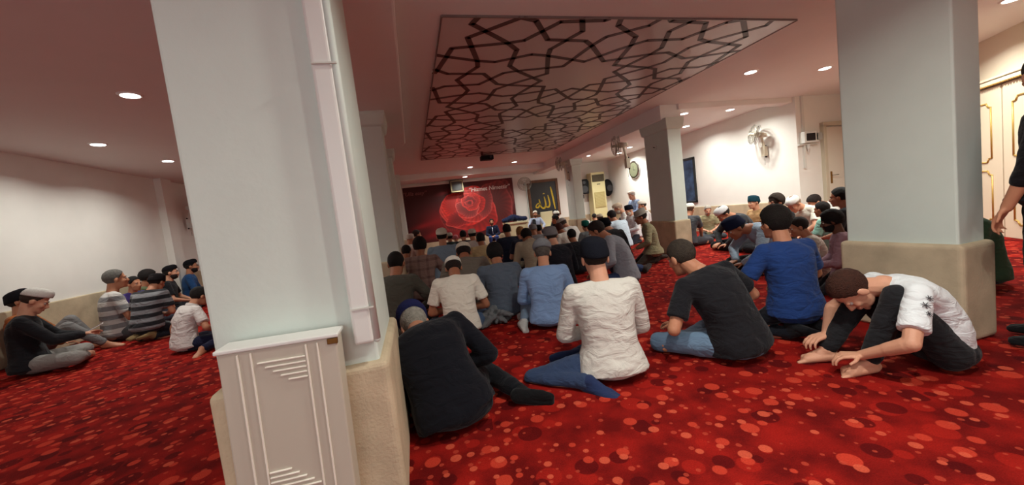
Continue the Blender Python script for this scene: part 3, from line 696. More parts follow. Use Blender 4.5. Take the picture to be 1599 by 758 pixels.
LEGS = {
 'cross': dict(pz=.10, R=((-.13, .33, .06), (1, .25, .02), (-.9, .25, -.1)), L=((.10, .25, .06), (-1, .25, .02), (.9, .3, -.1))),
 'kneel': dict(pz=.21, R=((.10, -.06, .07), (.25, 1, -.1), (-.15, -1, -.15)), L=((-.10, -.06, .07), (-.25, 1, -.1), (.15, -1, -.15))),
 'knees': dict(pz=.10, R=((.12, .50, .07), (.15, .2, 1), (.15, 1, -.15)), L=((-.12, .50, .07), (-.15, .2, 1), (-.15, 1, -.15))),
 'sideR': dict(pz=.10, R=((.42, -.02, .06), (.5, 1, .0), (.6, -.8, -.1)), L=((.16, .30, .06), (-1, .6, .05), (.9, .2, -.1))),
 'sideL': dict(pz=.10, L=((-.42, -.02, .06), (-.5, 1, .0), (-.6, -.8, -.1)), R=((-.16, .30, .06), (1, .6, .05), (-.9, .2, -.1))),
 'chair': dict(pz=.50, R=((.12, .46, .09), (.1, 1, .5), (.1, 1, 0)), L=((-.12, .46, .09), (-.1, 1, .5), (-.1, 1, 0))),
 'stand': dict(pz=.90, R=((.11, .02, .08), (.1, 1, 0), (.15, 1, 0)), L=((-.11, -.02, .08), (-.1, 1, 0), (-.15, 1, 0))),
}
ARMS = {
 'lap': (((.07, .27, .20), (1, -.6, -.4), (-.7, .7, -.1)), ((-.07, .27, .22), (-1, -.6, -.4), (.7, .7, -.1))),
 'thigh': (((.20, .30, .20), (1, -.7, -.2), (-.1, 1, -.2)), ((-.20, .30, .20), (-1, -.7, -.2), (.1, 1, -.2))),
 'phone': (((.06, .38, .30), (1, -.4, -.6), (-.3, 1, .2)), ((-.06, .36, .29), (-1, -.4, -.6), (.4, 1, .1))),
 'read': (((.10, .42, .12), (1, -.1, .1), (-.4, 1, -.2)), ((-.10, .42, .12), (-1, -.1, .1), (.4, 1, -.2))),
 'down': (((.26, .05, .05), (1, -.4, 0), (.2, .3, -.3)), ((-.20, .28, .20), (-1, -.7, -.2), (.1, 1, -.2))),
}
def head_matrix(N, hp, hy, hr):
    rot = Matrix.Rotation(R(-hy), 4, 'Z') @ Matrix.Rotation(R(hr), 4, 'Y') @ Matrix.Rotation(R(-hp), 4, 'X')
    return rot
def hand(mb, W, d, pn, s=1, side=1, curl=18, r=.0088):
    d = Vector(d).normalized(); pn = Vector(pn); pn = (pn-d*pn.dot(d)).normalized(); sd = d.cross(pn).normalized()*side  # toward thumb
    r *= s
    W = Vector(W)
    lens = (.068, .078, .074, .058)
    for i in range(4):
        o = sd*((.030-.0205*i)*s)
        K = W+d*(.088-.004*abs(i-1))*s+o
        mb.cap(W+o*.6+d*.012*s, K, r*1.7, r*1.35, n=8)
        a = math.radians(curl+3*i); p0 = K; L = lens[i]*s
        for q, (f_, rr) in enumerate(((.45, 1.08), (.32, .98), (.23, .86))):
            dd = d*math.cos(a)+pn*math.sin(a)+sd*(.08-.055*i); p1 = p0+dd.normalized()*L*f_
            mb.cap(p0, p1, r*rr*1.02, r*rr*.95, n=8); p0 = p1; a += math.radians(curl*1.2+4)
    T0 = W+d*.022*s+sd*.028*s; T1 = T0+(d*.55+sd*.75+pn*.3).normalized()*.042*s; T2 = T1+(d*.85+sd*.35+pn*.4).normalized()*.03*s
    mb.cap(W+d*.015*s, T0, r*1.6, r*1.5, n=8); mb.cap(T0, T1, r*1.4, r*1.15, n=8); mb.cap(T1, T2, r*1.12, r*.95, n=8)
def foot(mb, A, td, un, grow_=0, toes=False):
    td = Vector(td).normalized(); un = Vector(un); un = (un-td*un.dot(td)).normalized(); sd = td.cross(un)
    A = Vector(A); g = grow_
    mb.cap(A, A-un*.035-td*.028, .040+g, .034+g)
    for q in (-1, 1):
        B = A-un*.040+td*.115+sd*.018*q
        mb.cap(A-un*.035-td*.02+sd*.008*q, B, .032+g, .024+g)
        if not toes: mb.cap(B, A-un*.048+td*.165+sd*.014*q, .023+g, .019+g)
    mb.cap(A+td*.01-un*.01, A-un*.033+td*.10, .036+g, .024+g)
    if toes:
        for i in range(5):
            o = sd*(-.030+.0155*i); L = .165-.010*i
            mb.cap(A-un*.046+td*.115+o*.9, A-un*.052+td*L+o, .014, .0115 if i == 0 else .0088, n=8)
def sinkshell(Mh, c, r, test, r_in=.86, nu=56, nv=36, rag=0):
    """closed shell round the skull: stays outside where test(p) > 0, dives under the skin elsewhere"""
    mb = MB(); c = Vector(c); vs = []
    for j in range(nv+1):
        a = math.pi*j/nv
        for i in range(nu):
            b = 2*math.pi*i/nu; u = Vector((math.sin(a)*math.cos(b), math.sin(a)*math.sin(b), math.cos(a)))
            p = Vector((c.x+r[0]*u.x, c.y+r[1]*u.y, c.z+r[2]*u.z))
            q = test(p)
            if rag: q += rag*math.sin(9*b+5*a)*math.sin(13*a+3*b)
            k = max(0., min(1., q/.012)); k = k*k*(3-2*k); f_ = r_in+(1-r_in)*k
            f_ += .012*k*math.sin(7*b+3*math.sin(5*a))*math.sin(4*a) if rag else 0
            vs.append(Mh @ Vector((c.x+r[0]*u.x*f_, c.y+r[1]*u.y*f_, c.z+r[2]*u.z*f_)))
    fs = [(j*nu+i, (j+1)*nu+i, (j+1)*nu+(i+1) % nu, j*nu+(i+1) % nu) for j in range(nv) for i in range(nu)]
    mb.add(vs, fs); return mb
def interp(t, xs, ys):
    return float(np.interp(t, xs, ys))
def hairline(p, low=-.07):
    return p.z-interp(p.y, (-.12, -.03, -.005, .02, .045, .075, .1), (low, low+.008, -.012, .005, .042, .082, .092))

SKIN = {'l': (205, 150, 122), 'm': (186, 128, 98), 't': (160, 104, 76), 'd': (96, 62, 46)}
def person(label, crown, yaw=None, legs='cross', arms='lap', spine=(0, 30), lean=0, twist=0, hp=10, hy=0, hr=0,
           scale=1., shirt=(200, 200, 200), sleeve='short', pat=None, col2=None, pants=(35, 40, 60), skin='m', hair=(28, 22, 20), hat=None,
           hatc=(225, 222, 210), beard=None, socks=None, vox=None, over=None, wide=1., base=None, face=False, collar=False, hem=.0, ztop=None, extra=None, group=None, depth=1., glasses=False, handcurl=18, drop=0., neck=1.):
    over = over or {}
    lg = LEGS[legs]; pz = over.get('pz', lg['pz'])
    P = Vector((0, over.get('py', 0), pz))
    # spine
    ang = [spine[0]+(spine[1]-spine[0])*(k/4.) for k in range(5)]
    side = Matrix.Rotation(R(lean), 3, 'Y')
    pts = [P.copy()]; frames = []
    for k in range(5):
        dv = side @ fwd(ang[k]); pts.append(pts[-1]+dv*.10)
    for k in range(6):
        a = ang[0] if k == 0 else ang[4] if k == 5 else (ang[k-1]+ang[k])/2
        tw = twist*k/5.
        frames.append(side @ Matrix.Rotation(R(-a), 3, 'X') @ Matrix.Rotation(R(-tw), 3, 'Z'))
    N = pts[5]
    X5 = frames[4] @ Vector((1, 0, 0)); Y5 = frames[4] @ Vector((0, 1, 0)); Z5 = frames[4] @ Vector((0, 0, 1))
    na = min(ang[4]+hp*.3+8, 100); nd = side @ fwd(na) if neck else Z5
    HO = N+nd*.155*neck                                     # head origin at ear level
    Mh = Matrix.Translation(HO) @ head_matrix(N, hp, hy, hr)
    crown_l = Mh @ Vector((0, -.012, .128+(.012 if hat else 0)))
    # arms
    sh = {s: pts[4]+Z5*.045+X5*s*.172*wide-Y5*.0+Vector((0, 0, 0)) for s in (1, -1)}
    AR = dict(zip((1, -1), over.get('arms') or ARMS[arms]))
    armj = {}
    for s in (1, -1):
        wt, pole, hd = AR[s][:3]
        wt = Vector(wt)
        if AR[s][3:] != ('abs',) and len(AR[s]) < 5 and arms not in ('abs',): wt = wt+Vector((0, 0, max(0, pz-.10)))
        e, w_ = ik(sh[s], wt, .285, .25, Vector(pole)); armj[s] = (sh[s], e, w_, Vector(hd), AR[s][3] if len(AR[s]) > 3 and AR[s][3] != 'abs' else (0, 0, -1))
    # legs
    legj = {}
    for s, key in ((1, 'R'), (-1, 'L')):
        an, pole, td = over.get(key) or lg[key]
        hip = P+Vector((s*.092, .02, 0)); k_, a_ = ik(hip, an, .42, .40, Vector(pole)); legj[s] = (hip, k_, a_, Vector(td))
    # placement
    if crown in DEPTH:
        g = at_y(crown[0], crown[1], DEPTH[crown]); scale = max(.80, min(1.16, g.z/crown_l.z))
        if yaw is None: yaw = math.degrees(math.atan2(2.3-g.x, 12.3-g.y))
        rot = Matrix.Rotation(R(-yaw), 3, 'Z'); o_ = rot @ (crown_l*scale)
        g = at_y(crown[0], crown[1], DEPTH[crown]); loc = Vector((g.x-o_.x, g.y-o_.y, 0))
        if OFFS is not None: OFFS.append(dict(crown=crown, Y=DEPTH[crown], o=[o_.x, o_.y], f=[math.sin(R(yaw)), math.cos(R(yaw))]))
        if abs(g.z-crown_l.z*scale) > .03: print('SCALE', crown, round(g.z/crown_l.z, 2), 'z', round(g.z, 2))
    else:
        rot = Matrix.Rotation(R(-yaw), 3, 'Z'); loc = Vector((base[0], base[1], 0))
    dist = loc.length
    if vox is None: vox = .0065 if dist < 3.4 else .0085 if dist < 5.5 else .011 if dist < 8 else .014
    gv = max(.009, vox*1.25) if vox < .012 else vox
    # --- body: one continuous surface
    b = MB(); T = Mh
    b.ell((0, -.014, .035), (.075, .098, .088), M=T); b.ell((0, .028, -.03), (.061, .064, .085), M=T)
    b.ell((0, .035, -.076), (.05, .055, .040), M=T); b.ell((0, .078, -.098), (.022, .018, .018), M=T)
    b.cap((0, .088, .008), (0, .112, -.028), .009, .0125, M=T, n=8)
    for s in (1, -1):
        b.ell((s*.012, .100, -.032), .009, M=T, nu=8, nv=6); b.ell((s*.036, .064, -.026), .023, M=T)
        b.ell((s*.030, .080, .022), (.024, .014, .010), M=T); b.ell((s*.079, -.008, -.008), (.011, .021, .033), rot=Matrix.Rotation(R(-8), 3, 'X'), M=T)
    b.ell((0, .092, -.058), (.024, .010, .006), M=T); b.ell((0, .091, -.069), (.020, .010, .006), M=T)
    nb = Mh @ Vector((0, -.028, -.04))
    b.cap(nb, N-Z5*.02, .054, .060)
    b.chain([pts[k] for k in range(6)], [.075, .07, .07, .075, .08, .06])
    for s in (1, -1):
        a0, e, w_, hd, pn = armj[s]
        b.cap(pts[4]+Z5*.03, a0, .05, .043); b.cap(a0, e, .046, .039); b.cap(e, w_, .040, .0265)
        b.cap(e+(w_-e)*.1, e+(w_-e)*.45, .041, .036)
        hand(b, w_, hd, pn, 1., -s if Vector(pn).dot(Vector((0, 0, -1))) > -2 else s, handcurl)
        h_, k_, a_, td = legj[s]
        b.cap(pts[0], h_, .06, .06); b.cap(h_, k_, .055, .045); b.cap(k_, a_, .043, .033)
        un = (k_-a_).normalized() if abs((k_-a_).normalized().dot(td.normalized())) < .9 else Vector((0, 0, 1))
        foot(b, a_, td, un, 0, toes=(over.get('bare', False)))
    body = grow('person', b, skinmat(SKIN[skin]), None, vox, 2 if vox < .01 else 1)
    body.location = loc-Vector((0, 0, drop)); body.rotation_euler = (0, 0, R(-yaw)); body.scale = (scale,)*3
    tag(body, label, 'person', group)
    # --- shirt
    sm = MB(); n = 22
    prof = [(-.035, .188+hem, .150+hem*.8, 2.6), (.05, .178+hem*.4, .140, 2.6), (.12, .162, .126, 2.5), (.20, .158, .120, 2.5), (.30, .170, .124, 2.5), (.38, .176, .120, 2.6), (.43, .165, .108, 2.5), (.47, .115, .085, 2.2), (.505, .072, .064, 2)]
    if over.get('short_shirt'): prof = [(.03, .150, .125, 2.5)]+prof[2:]
    rings = []
    for (sl, wd, dp, ex) in prof:
        k = max(0, min(5, sl/.1)); i0 = int(min(4, max(0, math.floor(k)))); fr = k-i0
        c = pts[i0].lerp(pts[i0+1], fr) if sl >= 0 else pts[0]+(frames[0] @ Vector((0, 0, sl)))
        F = frames[i0] if fr < .5 else frames[min(5, i0+1)]
        q = []
        for i in range(n):
            a = 2*math.pi*i/n; cc, ss = math.cos(a), math.sin(a)
            x = math.copysign(abs(cc)**(2/ex), cc)*wd*wide; y = math.copysign(abs(ss)**(2/ex), ss)*dp*depth
            v = c+F @ Vector((x, y, 0)); v.z = max(v.z, .012); q.append(v)
        rings.append(q)
    sm.loft(rings)
    sb = P+frames[0] @ Vector((0, -.015, 0))
    if not over.get('short_shirt'): sm.ell((sb.x, sb.y, max(sb.z-.0, .10)), ((.178+hem)*wide, .142*depth+hem*.6, min(.115, sb.z-.01)))
    for s in (1, -1):
        a0, e, w_, hd, pn = armj[s]
        sm.cap(pts[4]+Z5*.065, a0-Z5*.004, .056, .060); sm.cap(a0, pts[4]-Z5*.06+X5*s*.10*wide, .062, .08)
        if sleeve == 'long':
            sm.cap(a0, e, .065, .054); sm.cap(e, e.lerp(w_, .93), .055, .042)
            sm.ell(e.lerp(w_, .12), .056)
        elif sleeve == 'three':
            sm.cap(a0, e, .065, .056); sm.cap(e, e.lerp(w_, .35), .056, .050)
        elif sleeve == 'short':
            sm.cap(a0, a0.lerp(e, .35), .064, .062); sm.cone(a0.lerp(e, .2), a0.lerp(e, .74), .062, .066, n=16)
        else: sm.cap(a0, a0.lerp(e, .06), .055, .05)
    near = dist < 5.8
    so = grow('shirt', sm, cloth(shirt, pat, col2), body, gv, 5 if near else 2, .013 if near else 0, .10)
    if over.get('dress_name'): so.name = over['dress_name']; so.data.name = so.name
    if collar:
        c_ = MB(); q = []
        for i in range(20):
            a = 2*math.pi*i/20; q.append(N+Z5*.012+X5*math.cos(a)*.066+Y5*math.sin(a)*.062)
        for i in range(20): c_.cap(q[i]+Z5*.012, q[(i+1) % 20]+Z5*.012, .009, n=6); c_.cap(q[i]-Z5*.010, q[(i+1) % 20]-Z5*.010, .013, n=6)
        grow('collar', c_, cloth(shirt if not over.get('collarc') else over['collarc']), body, .006 if near else .01, 2)
    if extra: extra(body, dict(pts=pts, frames=frames, N=N, X=X5, Y=Y5, Z=Z5, Mh=Mh, arm=armj, leg=legj))
    # --- trousers
    pm = MB()
    pm.ell(P+Vector((0, -.012, .0)), (.165*wide, .135, min(.115, pz-.008)))
    for s in (1, -1):
        h_, k_, a_, td = legj[s]
        pm.cap(h_, k_, .092, .070); pm.cap(k_, a_.lerp(k_, .08), .069, .050)
    for i_, v in enumerate(pm.v):
        if v[2] < .008: pm.v[i_] = (v[0], v[1], .008)
    grow('trousers', pm, cloth(pants), body, gv, 4 if near else 2, .014 if near else 0, .08)
    if socks:
        for s in (1, -1):
            fm = MB(); h_, k_, a_, td = legj[s]; un = (k_-a_).normalized() if abs((k_-a_).normalized().dot(td.normalized())) < .9 else Vector((0, 0, 1))
            foot(fm, a_, td, un, .005); fm.cap(a_, a_.lerp(k_, .14), .044, .046)
            grow('sock', fm, cloth(socks), body, max(vox, .008), 2)
    # --- hair, hat, beard, face
    g_ = near or face
    if hair is not None:
        low = -.075 if over.get('longhair') else -.060
        kk = .006 if over.get('buzz') else .009
        kk = over.get('hairk', kk)
        h = sinkshell(Mh, (0, -.014, .034), (.075+kk, .098+kk*1.1, .088+kk*1.3), lambda p: hairline(p, low), rag=.004)
        put('hair', h, hairmat(hair), body, smooth=True)
    if hat == 'kufi' or hat == 'beanie':
        k2 = .008 if hat == 'kufi' else .011
        z0 = .046 if hat == 'kufi' else over.get('hatz', .012)
        tilt = over.get('hattilt', -.22)
        rows = []
        top = .134 if hat == 'kufi' else .138
        for (rr, zz) in ((.90, z0+.004), (1.0, z0), (1.02, z0+.012), (1.01, z0+.030), (.985, z0+.042), (.90, top-.028), (.74, top-.013), (.48, top-.003), (.2, top), (.02, top)):
            rows.append([Mh @ Vector((math.cos(a)*(.077+k2)*rr, -.014+math.sin(a)*(.1+k2)*rr, zz+tilt*-(math.sin(a)*.1*rr))) for a in [2*math.pi*i/28 for i in range(28)]])
        hm = MB(); hm.loft(rows)
        o = put('cap', hm, mat('knit_cap', hatc, .95, 0, .7, 220, .12, 90, .1), body, smooth=True)
    elif hat in ('brim', 'flat'):
        rows = []
        if hat == 'brim': prof2 = ((.9, .036), (1.24, .030), (1.26, .036), (1.03, .046), (1.0, .060), (1.01, .10), (.93, .128), (.6, .137), (.05, .137))
        else: prof2 = ((.92, .030), (1.05, .030), (1.13, .048), (1.16, .066), (1.08, .090), (.85, .116), (.5, .130), (.05, .133))
        for rr, zz in prof2:
            rows.append([Mh @ Vector((math.cos(a)*.086*rr, -.014+math.sin(a)*.109*rr+(.018*rr if hat == 'flat' and zz > .04 and math.sin(a) > 0 else 0), zz+(.010-.014*math.sin(a)))) for a in [2*math.pi*i/28 for i in range(28)]])
        hm = MB(); hm.loft(rows)
        if hat == 'flat':
            pk = [Mh @ Vector((x, y, z)) for x, y, z in ((-.06, .08, .045), (-.05, .125, .028), (0, .148, .024), (.05, .125, .028), (.06, .08, .045), (.06, .08, .038), (.05, .125, .020), (0, .148, .016), (-.05, .125, .020), (-.06, .08, .038))]
            hm.add(pk, [(0, 1, 2, 3, 4), (9, 8, 7, 6, 5), (0, 9, 8, 1), (1, 8, 7, 2), (2, 7, 6, 3), (3, 6, 5, 4), (4, 5, 9, 0)])
        put('cap', hm, mat('felt_cap', hatc, .95, 0, .6, 200, .12, 70, .1), body, smooth=True)
    if beard:
        bd = sinkshell(Mh, (0, .030, -.055), (.061, .071, .072), lambda p: min(.0-p.z-.022-max(0, (.035-p.y))*-.0, p.y+.02, abs(Vector((p.x*.9, 0, p.z+.062)).length)-.020 if p.y > .08 else 1), rag=.003)
        put('beard', bd, hairmat(beard), body, smooth=True)
    if face or dist < 9:
        for s in (1, -1):
            em = MB(); em.ell((s*.030, .0755, .004), .0125, M=Mh, nu=12, nv=8); eo = put('eye', em, mat('eye_white', (176, 166, 158), .6), body, smooth=True)
            im = MB(); im.ell((s*.030, .0845, .003), (.0052, .004, .0056), M=Mh, nu=10, nv=6); put('iris', im, mat('iris', (38, 24, 16), .2), eo, smooth=True)
            bm_ = MB(); bm_.cap((s*.015, .0905, .021), (s*.030, .091, .026), .0034, .0036, M=Mh, n=6); bm_.cap((s*.030, .091, .026), (s*.048, .079, .021), .0036, .0022, M=Mh, n=6)
            put('eyebrow', bm_, hairmat(hair if hair else (120, 110, 100)), body, smooth=True)
        lm = MB(); lm.ell((0, .100, -.0585), (.019, .0045, .0038), M=Mh); lm.ell((0, .0985, -.0665), (.016, .005, .0042), M=Mh)
        put('lips', lm, mat('lips', tuple(int(c*f) for c, f in zip(SKIN[skin], (.86, .66, .66))), .5), body, smooth=True)
    if glasses:
        gm = MB()
        for s in (1, -1):
            q = [Mh @ Vector((s*.031+.022*math.cos(a), .102, .004+.017*math.sin(a))) for a in [2*math.pi*i/14 for i in range(14)]]
            for i in range(14): gm.cap(q[i], q[(i+1) % 14], .0016, n=5)
            gm.cap(Mh @ Vector((s*.053, .10, .008)), Mh @ Vector((s*.084, -.005, .008)), .0016, n=5)
        gm.cap(Mh @ Vector((-.009, .102, .006)), Mh @ Vector((.009, .102, .006)), .0016, n=5)
        put('glasses', gm, mat('dark_frame', (20, 20, 22), .3), body)
    return body
#SPLIT3
WH = (240, 238, 226)
# hero figures nearest the camera
def coathem(body, k): pass
person('man in black bent far forward beside the nearest column, navy cap over grey hair', (640, 462), yaw=-8, legs='sideR', arms='lap', base=(.09, 2.06), scale=1.03, spine=(16, 64), lean=-14, hp=56, hr=-8, shirt=(13, 14, 21), sleeve='long', pants=(14, 15, 20), hair=(150, 146, 136), hat='flat', hatc=(34, 38, 78), socks=(14, 14, 16), wide=1.2, depth=1.1, over=dict(R=((.40, .02, .05), (.6, 1, 0), (.9, -.5, -.15)), longhair=True, hattilt=-.1))
person('man in white long-sleeved shirt, jeans and black skullcap seated in the centre foreground', (925, 370), yaw=12, legs='sideL', arms='lap', spine=(2, 16), hp=6, shirt=(204, 200, 191), sleeve='long', pants=(48, 62, 90), hair=(36, 28, 24), hat='beanie', hatc=(24, 26, 34), socks=(36, 48, 82), skin='l', scale=1.03, wide=1.05, collar=False, base=(1.17, 2.28), hem=.02, over=dict(L=((-.17, -.12, .05), (-.62, 1, 0), (.75, -.7, -.12)), hatz=.02, buzz=True))
person('man in black t-shirt and light jeans with short greying hair, centre right foreground', (1055, 375), yaw=-8, legs='cross', arms='thigh', spine=(8, 42), lean=-8, hp=18, hr=-4, shirt=(26, 26, 30), pants=(104, 128, 152), hair=(62, 54, 46), skin='m', scale=1.02, wide=1.06, base=(2.0, 2.42), over=dict(buzz=True))
person('man in a royal blue t-shirt with black hair kneeling beside the big right column', (1208, 322), yaw=4, legs='kneel', arms='thigh', spine=(2, 14), hp=4, shirt=(32, 58, 112), pants=(20, 22, 30), hair=(26, 20, 17), skin='m', scale=.98, wide=1.08, base=(2.72, 2.62), socks=(20, 20, 24), over=dict(hairk=.018, longhair=True))
hero = dict(R=((.09, .52, .07), (.05, .2, 1), (.1, 1, -.12)), L=((-.09, .40, .07), (-.05, .2, 1), (-.15, 1, -.12)), bare=True, short_shirt=True,
  arms=(((.12, .50, .16), (1, .1, -.2), (-.25, 1, -.2), (0, 0, -1), 'x'), ((-.12, .45, .12), (-1, .0, -.3), (.2, 1, -.05), (0, 0, -1), 'x')))
def flourish(body, k):
    a0, e, w_, hd, pn = k['arm'][-1]
    mb = MB(); d = (e-a0).normalized(); o = Vector((-1, 0, 0)); o = (o-d*o.dot(d)).normalized(); u = d.cross(o)
    rnd = random.Random(3)
    def P_(x, y): 
        ang = x/.066; return a0+d*(.04+y)+(o*math.cos(ang)+u*math.sin(ang))*.0705
    for (cx, cy, s) in ((.0, .0, 1), (.012, .045, 1.2), (-.006, .085, .9)):
        for q in range(7):
            a = q*.9; x1 = cx+math.cos(a)*.017*s; y1 = cy+math.sin(a)*.014*s
            mb.cap(P_(cx, cy), P_((cx+x1)/2+.003, (cy+y1)/2), .0016, n=5); mb.cap(P_((cx+x1)/2+.003, (cy+y1)/2), P_(x1, y1), .0016, n=5)
    put('printed_flourish', mb, mat('black_print', (40, 40, 46), .7), body)
person('barefoot boy in white t-shirt and black trousers curled over his knees before the right column', (1345, 405), yaw=-62, legs='knees', spine=(2, 66), hp=72, hy=0, shirt=(218, 222, 224), pants=(30, 30, 33), hair=(62, 34, 24), skin='l', scale=.97, wide=.95, depth=.9, base=(2.71, 1.40), vox=.0048, over=hero, extra=flourish, handcurl=22)
person('person standing in black clothes with a bare forearm, cut by the right edge', (1640, 120), yaw=-15, legs='stand', arms='thigh', spine=(0, 2), hp=0, shirt=(20, 18, 22), pants=(16, 15, 18), hair=(22, 18, 18), skin='m', scale=.98, base=(3.425, 1.265), wide=1.32, hy=60, socks=(20, 20, 22), sleeve='three', hem=.05, over=dict(arms=(((.26, .10, -.02), (1, -.6, 0), (0, .3, -1)), ((-.27, .14, .04), (-1, -.6, 0), (.1, .5, -1)))))
person('person in a dark green top sitting behind the standing figure at the right edge', (1560, 328), yaw=-40, legs='cross', arms='lap', spine=(0, 20), hp=20, shirt=(52, 78, 58), sleeve='long', pants=(24, 24, 28), hair=None, skin='t', scale=1.0, base=(4.75, 2.15), hat='beanie', hatc=(60, 84, 62))
# rows in the middle
person('man in light blue shirt with grey flat cap and one pale sock showing', (845, 375), yaw=20, legs='sideL', arms='lap', spine=(0, 24), hp=16, shirt=(122, 148, 186), sleeve='long', pants=(112, 130, 150), hair=(90, 82, 76), hat='flat', hatc=(128, 130, 134), skin='m', socks=(186, 184, 180), scale=1.03, wide=1.05, hem=.01, over=dict(L=((-.26, .04, .05), (-.9, .7, 0), (.35, -1, -.1)), buzz=True))
person('man in white t-shirt and blue jeans bent forward under a white knit cap', (706, 403), yaw=4, legs='cross', arms='lap', spine=(4, 40), hp=46, shirt=(226, 220, 206), pants=(62, 84, 114), hair=(40, 30, 26), hat='kufi', hatc=WH, skin='t', scale=1.04, wide=1.02)
person('man in slate blue shirt with thick black hair before the grey crumpled jacket', (770, 381), yaw=2, legs='cross', arms='lap', spine=(2, 32), hp=22, shirt=(84, 93, 106), pants=(40, 44, 56), hair=(18, 15, 16), skin='t', scale=1.04, wide=1.06, over=dict(hairk=.02, longhair=True))
person('man in olive grey shirt with cropped black hair beside the second left column', (617, 393), yaw=12, legs='cross', arms='thigh', spine=(2, 28), hp=14, shirt=(74, 72, 64), sleeve='long', pants=(36, 36, 40), hair=(20, 16, 15), skin='t', scale=1.0, over=dict(buzz=True))
person('man in a taupe t-shirt bowing under a cream knit cap, behind the white t-shirt', (722, 380), yaw=6, legs='cross', arms='lap', spine=(6, 46), hp=40, shirt=(112, 104, 94), pants=(46, 44, 48), hair=(34, 26, 24), hat='kufi', hatc=(222, 214, 196), skin='t', scale=1.0, wide=1.12)
person('man in brown plaid shirt with bushy black hair, left centre rows', (654, 371), yaw=8, legs='cross', arms='thigh', spine=(0, 24), hp=10, shirt=(146, 122, 114), sleeve='long', pat='plaid', col2=(112, 88, 84), pants=(70, 66, 72), hair=(22, 16, 16), skin='t', scale=1.05, wide=1.04, over=dict(hairk=.02))
person('man in pale grey-blue shirt with white knit skullcap sitting tall before the banner', (688, 354), yaw=6, legs='cross', arms='lap', spine=(0, 14), hp=4, shirt=(126, 146, 164), sleeve='long', pants=(50, 56, 80), hair=(30, 24, 22), hat='kufi', hatc=(226, 220, 204), skin='m', scale=1.0, wide=1.05, over=dict(buzz=True))
person('black-haired boy in a tan top just left of the brown plaid shirt', (634, 383), yaw=20, legs='cross', spine=(0, 26), hp=14, shirt=(150, 128, 106), pants=(60, 56, 56), hair=(22, 18, 18), skin='t', scale=.92)
person('man in cream yellow shirt with dark cropped hair in the middle rows', (749, 364), yaw=4, legs='cross', spine=(0, 30), hp=14, shirt=(198, 176, 132), pants=(50, 46, 50), hair=(24, 18, 16), skin='t', scale=.98)
person('man in white shirt and white cap seated below the centre of the rose', (736, 357), yaw=4, legs='cross', spine=(0, 24), hp=10, shirt=(206, 200, 192), pants=(60, 60, 70), hair=(30, 24, 22), hat='kufi', hatc=(222, 216, 204), skin='m', scale=.98, over=dict(buzz=True))
person('person in dark green top and white cap just right of the pale grey-blue shirt', (701, 363), yaw=4, legs='cross', spine=(0, 22), hp=8, shirt=(42, 54, 50), pants=(40, 40, 44), hair=(30, 24, 22), hat='kufi', hatc=(200, 192, 178), skin='t', scale=.9)
person('person with a pink hood seen between two white caps below the rose', (711, 367), yaw=0, legs='cross', spine=(0, 22), hp=8, shirt=(190, 110, 116), sleeve='long', pants=(60, 50, 60), hair=None, hat='beanie', hatc=(186, 112, 118), skin='m', scale=.84)
person('person in dark grey with black hair right below the rose centre', (722, 360), yaw=0, legs='cross', spine=(0, 22), hp=8, shirt=(44, 50, 54), sleeve='long', pants=(40, 40, 44), hair=(26, 22, 24), skin='m', scale=.88)
person('man facing right in a maroon top at the left end of the banner', (650, 359), yaw=70, legs='cross', spine=(0, 16), hp=6, shirt=(92, 28, 32), pants=(50, 36, 40), hair=(50, 36, 30), skin='m', scale=.9)
person('person in a white headscarf at the left foot of the banner', (640, 365), yaw=40, legs='cross', spine=(0, 16), hp=10, shirt=(198, 184, 174), sleeve='long', pants=(90, 80, 80), hair=None, hat='beanie', hatc=(206, 194, 182), skin='m', scale=.9)
person('seated speaker in a navy suit jacket facing the room before the rose banner', (767, 342), yaw=190, legs='chair', arms='lap', spine=(0, 6), hp=2, shirt=(28, 34, 58), sleeve='long', pants=(52, 78, 140), hair=(24, 18, 16), skin='m', beard=(40, 30, 26), scale=.9, face=True, base=(2.62, 12.35), over=dict(pz=.42, R=((.12, .42, .09), (.1, 1, .5), (.1, 1, 0)), L=((-.12, .42, .09), (-.1, 1, .5), (-.1, 1, 0))),
       extra=lambda body, k: put('shirt_front', (lambda m: (m.cap(k['pts'][4]+k['Y']*.095+k['Z']*.03, k['pts'][2]+k['Y']*.118, .022, .012), m)[1])(MB()), cloth((205, 215, 230)), body, smooth=True))
person('man in a dark navy jacket with black hair right of the seated speaker', (790, 350), yaw=2, legs='cross', spine=(0, 18), hp=8, shirt=(28, 32, 50), sleeve='long', pants=(30, 30, 38), hair=(22, 18, 18), skin='t', scale=1.0, wide=1.08)
person('man in a beige jacket with black hair low in the centre rows', (819, 358), yaw=-2, legs='cross', spine=(4, 44), hp=30, shirt=(168, 156, 134), sleeve='long', pants=(42, 38, 40), hair=(22, 18, 18), skin='t', scale=1.02, wide=1.08, collar=True)
person('person with light brown hair in front of the beige lectern', (811, 354), yaw=0, legs='cross', spine=(0, 22), hp=12, shirt=(40, 44, 60), pants=(40, 40, 44), hair=(166, 122, 74), skin='l', scale=.88)
